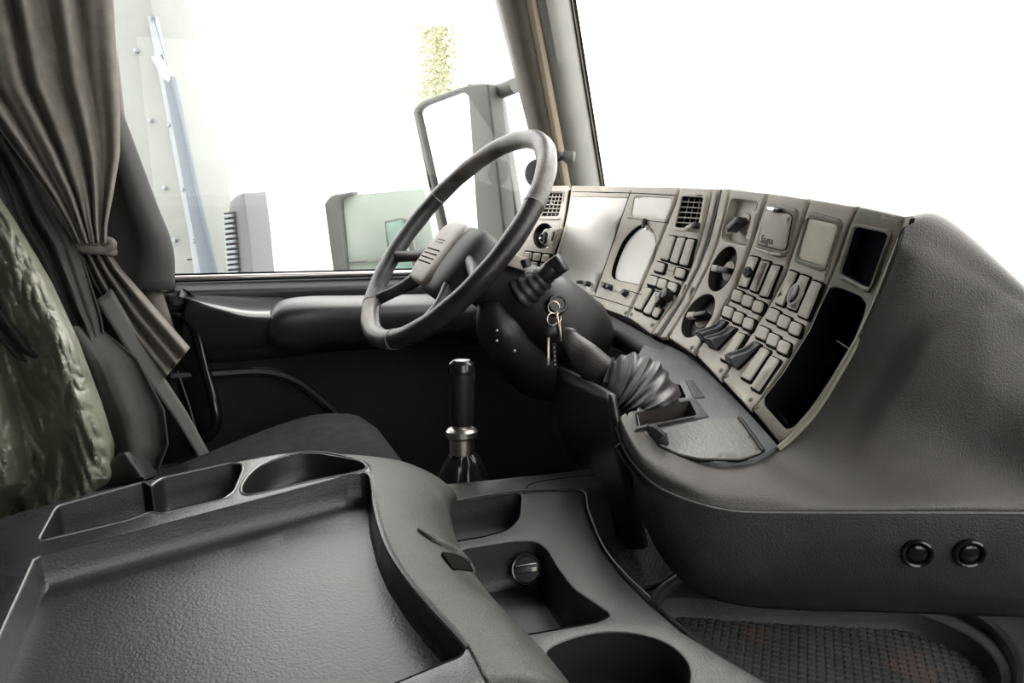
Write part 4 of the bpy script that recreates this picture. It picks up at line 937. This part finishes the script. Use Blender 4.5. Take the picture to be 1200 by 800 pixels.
lip(ST, catmull([(425, 553.5), (434, 557), (437.5, 572), (440, 594), (448, 624), (460, 651), (482, 683), (507, 712), (532, 739), (549, 758)], 5), .0034, 'edge', tab, 'tray_rim', -.0012)
lip(ST, catmull([(-60, 880), (0, 742), (20, 698), (39, 656)], 5), .0022, 'edge', tab, 'tray_rim', -.0006)
# right side of the table, curving down
GR = [
 [(395, 531.5, .40), (430, 534, .405), (470, 540, .41), (507, 555, .42), (530, 573, .43), (536, 583, .45), (531, 591, .48)],
 [(434, 541.5, .3995), (449, 546, .401), (475, 553, .405), (503, 566, .413), (521, 581, .425), (527, 594, .445), (528, 604, .48)],
 [(440, 560, .3995), (455, 565, .400), (480, 574, .405), (504, 585, .415), (520, 597, .43), (529, 609, .45), (531, 622, .49)],
 [(446, 592, .3995), (462, 596, .400), (485, 602, .405), (508, 610, .415), (524, 620, .43), (535, 632, .455), (538, 645, .50)],
 [(458, 632, .3995), (476, 636, .400), (500, 640, .405), (522, 647, .415), (540, 655, .435), (550, 663, .455), (554, 672, .50)],
 [(480, 671, .3995), (500, 672, .400), (524, 675, .405), (546, 681, .415), (562, 688, .435), (573, 695, .46), (577, 703, .50)],
 [(512, 709, .3995), (532, 708, .400), (556, 710, .405), (577, 715, .415), (593, 721, .435), (603, 727, .46), (607, 735, .50)],
 [(548, 749, .3995), (566, 746, .400), (590, 747, .405), (611, 750, .415), (627, 756, .435), (637, 762, .46), (641, 770, .50)],
 [(576, 800, .3995), (600, 795, .400), (630, 795, .405), (650, 798, .415), (665, 803, .435), (675, 810, .46), (680, 820, .50)]]
for r_ in GR[1:]: r_[0] = (r_[0][0]-5, r_[0][1], .3985)
GRv = patch([[np.array(pth(*q)) for q in r] for r in GR], 6)
MB().grid(GRv).build('curved_side', 'tread', tab, 'worn grey curved side with a latch slot', solid=.012, smooth=60)
SR = Surf([(a, b, dep(pth(a, b, h))) for r in GR[1:8] for a, b, h in r[:6]])
sheet(SR, fillet([(516, 649), (528, 650), (543, 655), (554, 670.5), (530, 669)], 2), off=.0035, thick=.004, bev=.001, step=5).build('latch_slot', 'groove', tab, 'latch slot with its shade put into the colour')  # raised dark plate, no recess: the shade of the hole is its colour
rg_ = catmull([(490, 621), (510, 634), (530, 645), (546, 659), (555, 671)], 5); P, N = SR.ev([tuple(q) for q in rg_])
tube([Vector(p)+Vector(n)*.0015 for p, n in zip(P, N)], [.0005+.0050*math.sin(PI*min(1, .08+i/(len(rg_)-1)*.85)) for i in range(len(rg_))], 10).build('latch_ridge', 'tread', tab, 'worn ridge above the slot')

# ================================================================== TUNNEL CONSOLE
con = thing('tunnel_console', 'grey moulded centre console with storage recesses between table and dash', 'console', pth(680, 700, .7))
SC = HP(.46)
b1 = fillet([(500, 596), (532, 590), (602, 577), (611, 579), (609, 606), (596, 620), (566, 628), (537, 633), (505, 640)], [3, 5, 4, 5, 7, 8, 3, 3, 3])
b2 = fillet([(515, 655), (545, 643), (600, 634), (628, 634), (641, 643), (652, 663), (672, 690), (716, 720), (700, 728), (622, 742), (560, 745)], [3, 4, 8, 8, 8, 3, 8, 5, 8, 4, 3])
b3 = catmull([(640, 768), (665, 750), (710, 741), (755, 745), (790, 760), (808, 785), (795, 815), (720, 840), (650, 810)], 4, True)
co_ = [(440, 572), (534, 563.5), (640, 553), (735, 541.5), (742, 556), (700, 562), (655, 567), (628, 572), (640, 574), (684, 577), (689, 600), (705, 640), (728, 672), (760, 704), (800, 738), (850, 768), (905, 800), (1000, 850), (900, 930), (560, 930), (480, 680)]
co_ = [(440, 572), (534, 563.5), (640, 553), (735, 541.5), (752, 552), (740, 566), (686, 577), (689, 600), (705, 640), (728, 672), (760, 704), (800, 738), (850, 768), (905, 800), (1000, 850), (900, 930), (560, 930), (480, 680)]
sheet(SC, co_, [b1, b2, b3], off=0, thick=.08, bev=.003, seg=3, step=16, outbev=.006).build('console_top', 'console', con, 'grey console deck')
pocket(SC, b1, .05, 3, rnd=4).build('rear_recess', 'bin', con)
pocket(SC, b2, .055, 4, rnd=4).build('front_recess', 'bin', con)
pocket(SC, b3, .06, 3, rnd=4).build('cup_recess', 'bin', con)
line(SC, [(614, 578), (622, 567), (660, 560), (740, 553)], 1.6, 'groove', con, 0)
line(SC, [(534, 588), (600, 577), (650, 575), (684, 577.5), (690, 600), (707, 641), (730, 671), (762, 702)], 2.6, 'console', con, .002, 'raised_edge')
# cap in recess
SB = HP(.508)
cap = thing('round_cap', 'round black plastic cap lying in the console recess', 'cap', pth(617, 672, .515))
P = pt(617, 667, dep(pth(617, 634, .46))-.012)
tl = (Vector(uv)*.25-Vector(fv)*.95).normalized()
lathe(P, tl, [(.018, -.012), (.0195, 0), (.0195, .004), (.0180, .007), (.016, .0065), (.015, .003), (.0001, .003)], 36).build('cap_body', 'gloss', cap)
A = (Vector(rv)*.95+Vector(hv)*.28); A = (A-tl*A.dot(tl)).normalized(); B = tl.cross(A)
box(P+tl*.006+B*.001, A, B, tl, .015, .005, .0035, .0015).build('grip_bar', 'black', cap, 'raised grip bar')
box(P+tl*.0095+B*.006, A, B, tl, .013, .0006, .001, .0004).build('bright_line', 'chrome', cap); box(P+tl*.0100+A*.009-B*.0005, A, B, tl, .003, .0025, .0006, .0004).build('pale_mark', 'button', cap)
# ---- floor tray right of the console with rubber mats
SM = HP(.545)
trayo = catmull([(775, 700), (790, 683), (815, 674), (840, 686), (900, 692), (1000, 696), (1070, 702), (1120, 718), (1165, 745), (1186, 775), (1170, 800), (1080, 850), (950, 860), (860, 800), (800, 745)], 4, True)
trayo = catmull([(768, 708), (792, 700), (830, 702), (880, 706), (1000, 712), (1060, 716), (1110, 732), (1150, 756), (1170, 785), (1160, 812), (1080, 850), (950, 860), (850, 790), (795, 738)], 4, True)
mat1 = [(694, 602), (705, 592), (748, 590), (800, 664), (775, 684), (752, 690), (725, 664), (706, 635)]
dk = [(660, 560), (735, 542), (800, 600), (1000, 640), (1400, 640), (1500, 900), (900, 900), (840, 770), (760, 706), (715, 660), (690, 600)]
sheet(SM, dk, [trayo], off=0, thick=.03, bev=.006, seg=3, step=20).build('tray_surround', 'console', con, 'dark moulded tray surround')
tube([Vector(p)+Vector((0, 0, .004)) for p in SM.pos([tuple(q) for q in catmull([(764, 716), (775, 698), (795, 684), (815, 676), (838, 688), (880, 694), (960, 697), (1060, 701), (1115, 716), (1165, 744), (1190, 776), (1196, 810), (1185, 860)], 5)])], .010, 10, sq=.8).build('raised_lip', 'console', con, 'rounded lip around the mat')
pocket(SM, trayo, .030, 3, rnd=4, res=8, step=20).build('tray_recess', 'lower', con)
s1 = pth(848, 712, .57); s2 = pth(1075, 785, .57); s3 = pth(885, 745, .57); s4 = pth(1000, 778, .57); s5 = pth(810, 715, .57)
M['mat'] = mat('rubber_mat', (.034, .033, .032), .55, .2, 300, var=.3, vscale=18, stains=((.056, .038, .031), [(s1, .07), (s2, .07), (s3, .06), (s5, .05)], 42))
# diamond tread built as small raised lozenges
def tread(poly, S, name, pitch, par, lab, h0):
    Pp = [Vector(p) for p in S.pos(poly)]; xy = [(p.x, p.y) for p in Pp]; z0 = Pp[0].z
    mb = MB(); v2, fs = cdt(xy, [], .05); mb.add([(a, b, z0+h0) for a, b in v2], fs); mb.grid([[(a, b, z0+h0) for a, b in xy], [(a, b, z0+h0-.006) for a, b in xy]], closed=True)
    ins = offset(xy, pitch*.6)
    xs = [p[0] for p in xy]; ys = [p[1] for p in xy]; nx = int((max(xs)-min(xs))/pitch)+1; ny = int((max(ys)-min(ys))/(pitch*.5))+1; k = pitch*.40
    for i in range(nx):
        for j in range(ny):
            x = min(xs)+pitch*(i+.5*(j % 2)); y = min(ys)+pitch*.5*j
            if inside(xy, x, y) and inside(ins, x, y):
                a = [(x-k, y), (x, y-k), (x+k, y), (x, y+k)]; b = [(x-k*.7, y), (x, y-k*.7), (x+k*.7, y), (x, y+k*.7)]
                mb.add([(p, q, z0+h0) for p, q in a]+[(p, q, z0+h0+.0012) for p, q in b], [(0, 1, 5, 4), (1, 2, 6, 5), (2, 3, 7, 6), (3, 0, 4, 7), (4, 5, 6, 7)])
    return mb.build(name, 'mat', par, lab, smooth=0)
mt_ = tread(offset(resample(trayo, 10), 7), HP(.571), 'rubber_mat', .014, None, 'black diamond-tread mat with rusty brown stains in the floor tray', .002)
mt_['category'] = 'mat'
mt2 = tread(mat1, HP(.543), 'rubber_mat', .008, None, 'small dark ribbed mat in the shadow below the dash corner', .003); mt2['category'] = 'mat'
# passenger seat edge at the bottom of the frame
ps = MB(); Q = pth(872, 850, .43)
blob(Q+Vector((-.02, -.06, -.05)), Vector(rv), Vector(hv), Vector((0, 0, 1)), .075, .075, .045, .7, mb=ps).build('passenger_seat', 'seatgreen', label='grey-green fabric corner of the passenger seat at the bottom edge', cat='seat', smooth=80)

# ================================================================== OUTSIDE
wbox(-60, 60, -60, 60, -1.35, -1.3).build('ground', 'ground', kind='structure')
# door mirror
mr = thing('door_mirror', 'large grey truck door mirror outside the driver window', 'mirror', pt(560, 300, 2.15))
SMi = Plane(pt(540, 200, 2.15), (.39, -.92, 0))
mo = fillet([(485, 128), (497, 118), (548, 100), (575, 98), (597, 300), (608, 345), (532, 345)], [12, 6, 14, 3, 3, 3, 6]); mi = fillet([(492, 130), (500, 124), (543, 108), (551, 112), (566, 335), (538, 335)], [10, 5, 6, 4, 3, 3])
sheet(SMi, mo, [mi], off=.01, thick=.05, bev=.006, seg=3, step=20).build('mirror_frame', 'housing2', mr)
sheet(SMi, offset(mi, -1), off=-.002, thick=.01, bev=0, step=30).build('mirror_glass', 'mirror', mr, 'bright mirror glass')
SMh = Plane(pt(575, 200, 2.12), (.75, -.6, 0))
sheet(SMh, fillet([(545, 98), (566, 97), (582, 100), (608, 260), (618, 345), (570, 345), (562, 270)], 4), off=.0, thick=.07, bev=.01, seg=3, step=20).build('mirror_housing', 'housing', mr, 'dark grey housing')
line(SMh, [(567, 99), (584, 180), (606, 300)], 1, 'panel', mr, .002, 'housing_seam')
tube(catmull([pt(570, 108, 2.1), pt(585, 107, 2.05), pt(604, 100, 2.0)], 4), pxm(9, 2.05), 12).build('mirror_arm', 'housing2', mr)
# neighbouring lorry side
lorry = thing('parked_lorry', 'pale panelled lorry side with rivets and blue-grey edge, left in the window', 'lorry', pt(200, 330, 3.0))
SL = Plane(pt(200, 200, 3.0), (.85, -.5, 0))
sheet(SL, [(120, -80), (163, -80), (186, 60), (222, 190), (243, 330), (246, 380), (130, 380)], off=0, thick=.3, bev=.01, step=40).build('side_panel', 'panel', lorry)
sheet(SL, [(175, 20), (184, 20), (200, 97), (238, 300), (246, 380), (238, 380), (222, 270), (205, 180)], off=.012, thick=.02, bev=.002, step=40).build('pale_strip', 'bluepale', lorry)
sheet(SL, [(196, 92), (206, 90), (232, 215), (256, 322), (262, 380), (248, 380), (236, 300)], off=.03, thick=.03, bev=.003, step=40).build('edge_strip', 'bluegrey', lorry, 'blue-grey edge strip')
sheet(SL, [(183, 68), (190, 66), (206, 88), (203, 97), (196, 92)], off=.035, thick=.02, bev=.003, step=None).build('clip', 'white', lorry, 'white clip')
line(SL, [(186, 20), (206, 90), (236, 215), (258, 325)], 1.3, 'bluegrey', lorry, .04, 'edge_line')
for a, b in ((161, 60), (177.5, 141), (194, 220), (206, 281), (199.5, 147), (216, 222), (229, 282)):
    P, N, U, X = frame_at(SL, a, b); lathe(P, N, [(.010, -.002), (.010, .008), (.007, .018), (.0001, .020)], 12).build('rivet', 'bluepale', lorry)
tb = MB()
for k in range(9): P, N, U, X = frame_at(SL, 220+1.5*k, 304-.1*k); box(P+N*.004, X, U, N, .0015, .003, .001, 0, mb=tb)
tb.build('small_print', 'stackdark', lorry, 'tiny line of dark print')
# louvred intake
lou = thing('louvred_intake', 'grey louvred air intake standing outside the driver window', 'intake', pt(280, 330, 2.8))
SLo = Plane(pt(280, 270, 2.8), (.8, -.6, 0))
sheet(SLo, fillet([(268, 236), (276, 228), (286, 225), (288, 240), (292, 270), (298, 330), (272, 330), (266, 260)], [4, 5, 3, 2, 2, 1, 1, 3]), off=0, thick=.15, bev=.01, step=20).build('intake_body', 'stack', lou)
for k in range(13):
    y = 249+6.0*k; xa = 265.5+.42*k
    sheet(SLo, [(xa-1, y), (xa+10+.12*k, y-1), (xa+11+.12*k, y+1.2), (xa-1, y+2.4)], off=.012, thick=.02, bev=.001, step=None).build('slat', 'stackdark', lou)
    sheet(SLo, [(xa-1.5, y+2.4), (xa+9+.12*k, y+1.4), (xa+9+.12*k, y+4.6), (xa-1, y+5.4)], off=.02, thick=.03, bev=.002, step=None).build('slat', 'bluepale', lou)
# grass bank
sheet(Plane(pt(265, 300, 14), (1, -.3, .25)), [(236, 272), (262, 281), (300, 290), (300, 345), (240, 345)], off=0, thick=.5, bev=0, step=None).build('grass_bank', 'grass', label='strip of green grass beyond the louvred intake', cat='grass', kind='stuff')
# parked vehicle with its own window and small mirror
pv = thing('parked_vehicle', 'washed-out vehicle window with grey frame behind the steering wheel', 'vehicle', pt(440, 330, 3.6))
SP = Plane(pt(440, 280, 3.6), (.85, -.5, 0))
sheet(SP, fillet([(384, 238), (392, 228), (416, 224), (416, 228), (404, 232), (401, 244), (413, 345), (398, 345)], [3, 6, 1, 1, 4, 4, 1, 1]), off=.05, thick=.1, bev=.008, step=20).build('window_frame', 'housing2', pv, 'grey rounded window frame')
sheet(SP, fillet([(402, 229), (497, 221), (520, 345), (412, 345)], 4), off=0, thick=.03, bev=0, step=30).build('window_pane', 'vehglass', pv, 'pale green window pane')
sheet(SP, [(411, 304), (505, 296), (506, 300), (411, 308)], off=.03, thick=.03, bev=.002, step=None).build('sill_strip', 'panel', pv)
sheet(SP, fillet([(458, 257), (478, 253), (486, 255), (500, 320), (470, 320), (462, 290)], 3), off=.12, thick=.04, bev=.006, step=None).build('wing_mirror_frame', 'housing2', pv)
sheet(SP, fillet([(460, 259), (480, 255), (493, 318), (471, 318)], 3), off=.13, thick=.02, bev=.002, step=None).build('wing_mirror', 'vehmirror', pv, 'small green-tinted mirror')
# ivy clad tree in the distance
tr = thing('ivy_tree', 'faint yellow-green ivy-clad tree trunk far beyond the window', 'tree', pt(512, 330, 14))
base_, topp = pt(512, 330, 14), pt(508, -60, 14)
tube([base_, base_.lerp(topp, .5), topp], [.32, .28, .2], 12).build('trunk', 'bark', tr)
lm = MB()
for k in range(2600):
    s = random.random(); y = 30+95*s; c_ = pt(np.random.RandomState(k).normal(512, 12), y, 14+random.uniform(-.4, .1)); a = Vector((random.uniform(-1, 1), random.uniform(-1, 1), random.uniform(-1, 1))).normalized(); b = a.orthogonal().normalized(); r_ = random.uniform(.02, .045)
    lm.add([c_+a*r_, c_+b*r_*.6, c_-a*r_, c_-b*r_*.6], [(0, 1, 2, 3)])
lm.build('ivy_leaves', 'leaf', tr, smooth=0, weld=0, kind='stuff')

# bodies that carry the things outside
for par, q, sx, sy in ((pv, pt(440, 345, 3.85), .12, .55), (lou, pt(285, 330, 2.95), .10, .10), (lorry, pt(190, 380, 3.2), .12, .30)):
    zt = q.z-.02; box((q.x, q.y, (zt-1.3)/2), (.5, .85, 0), (-.85, .5, 0), (0, 0, 1), sy, sx, (zt+1.3)/2, .02).build('lower_body', 'stack', par)
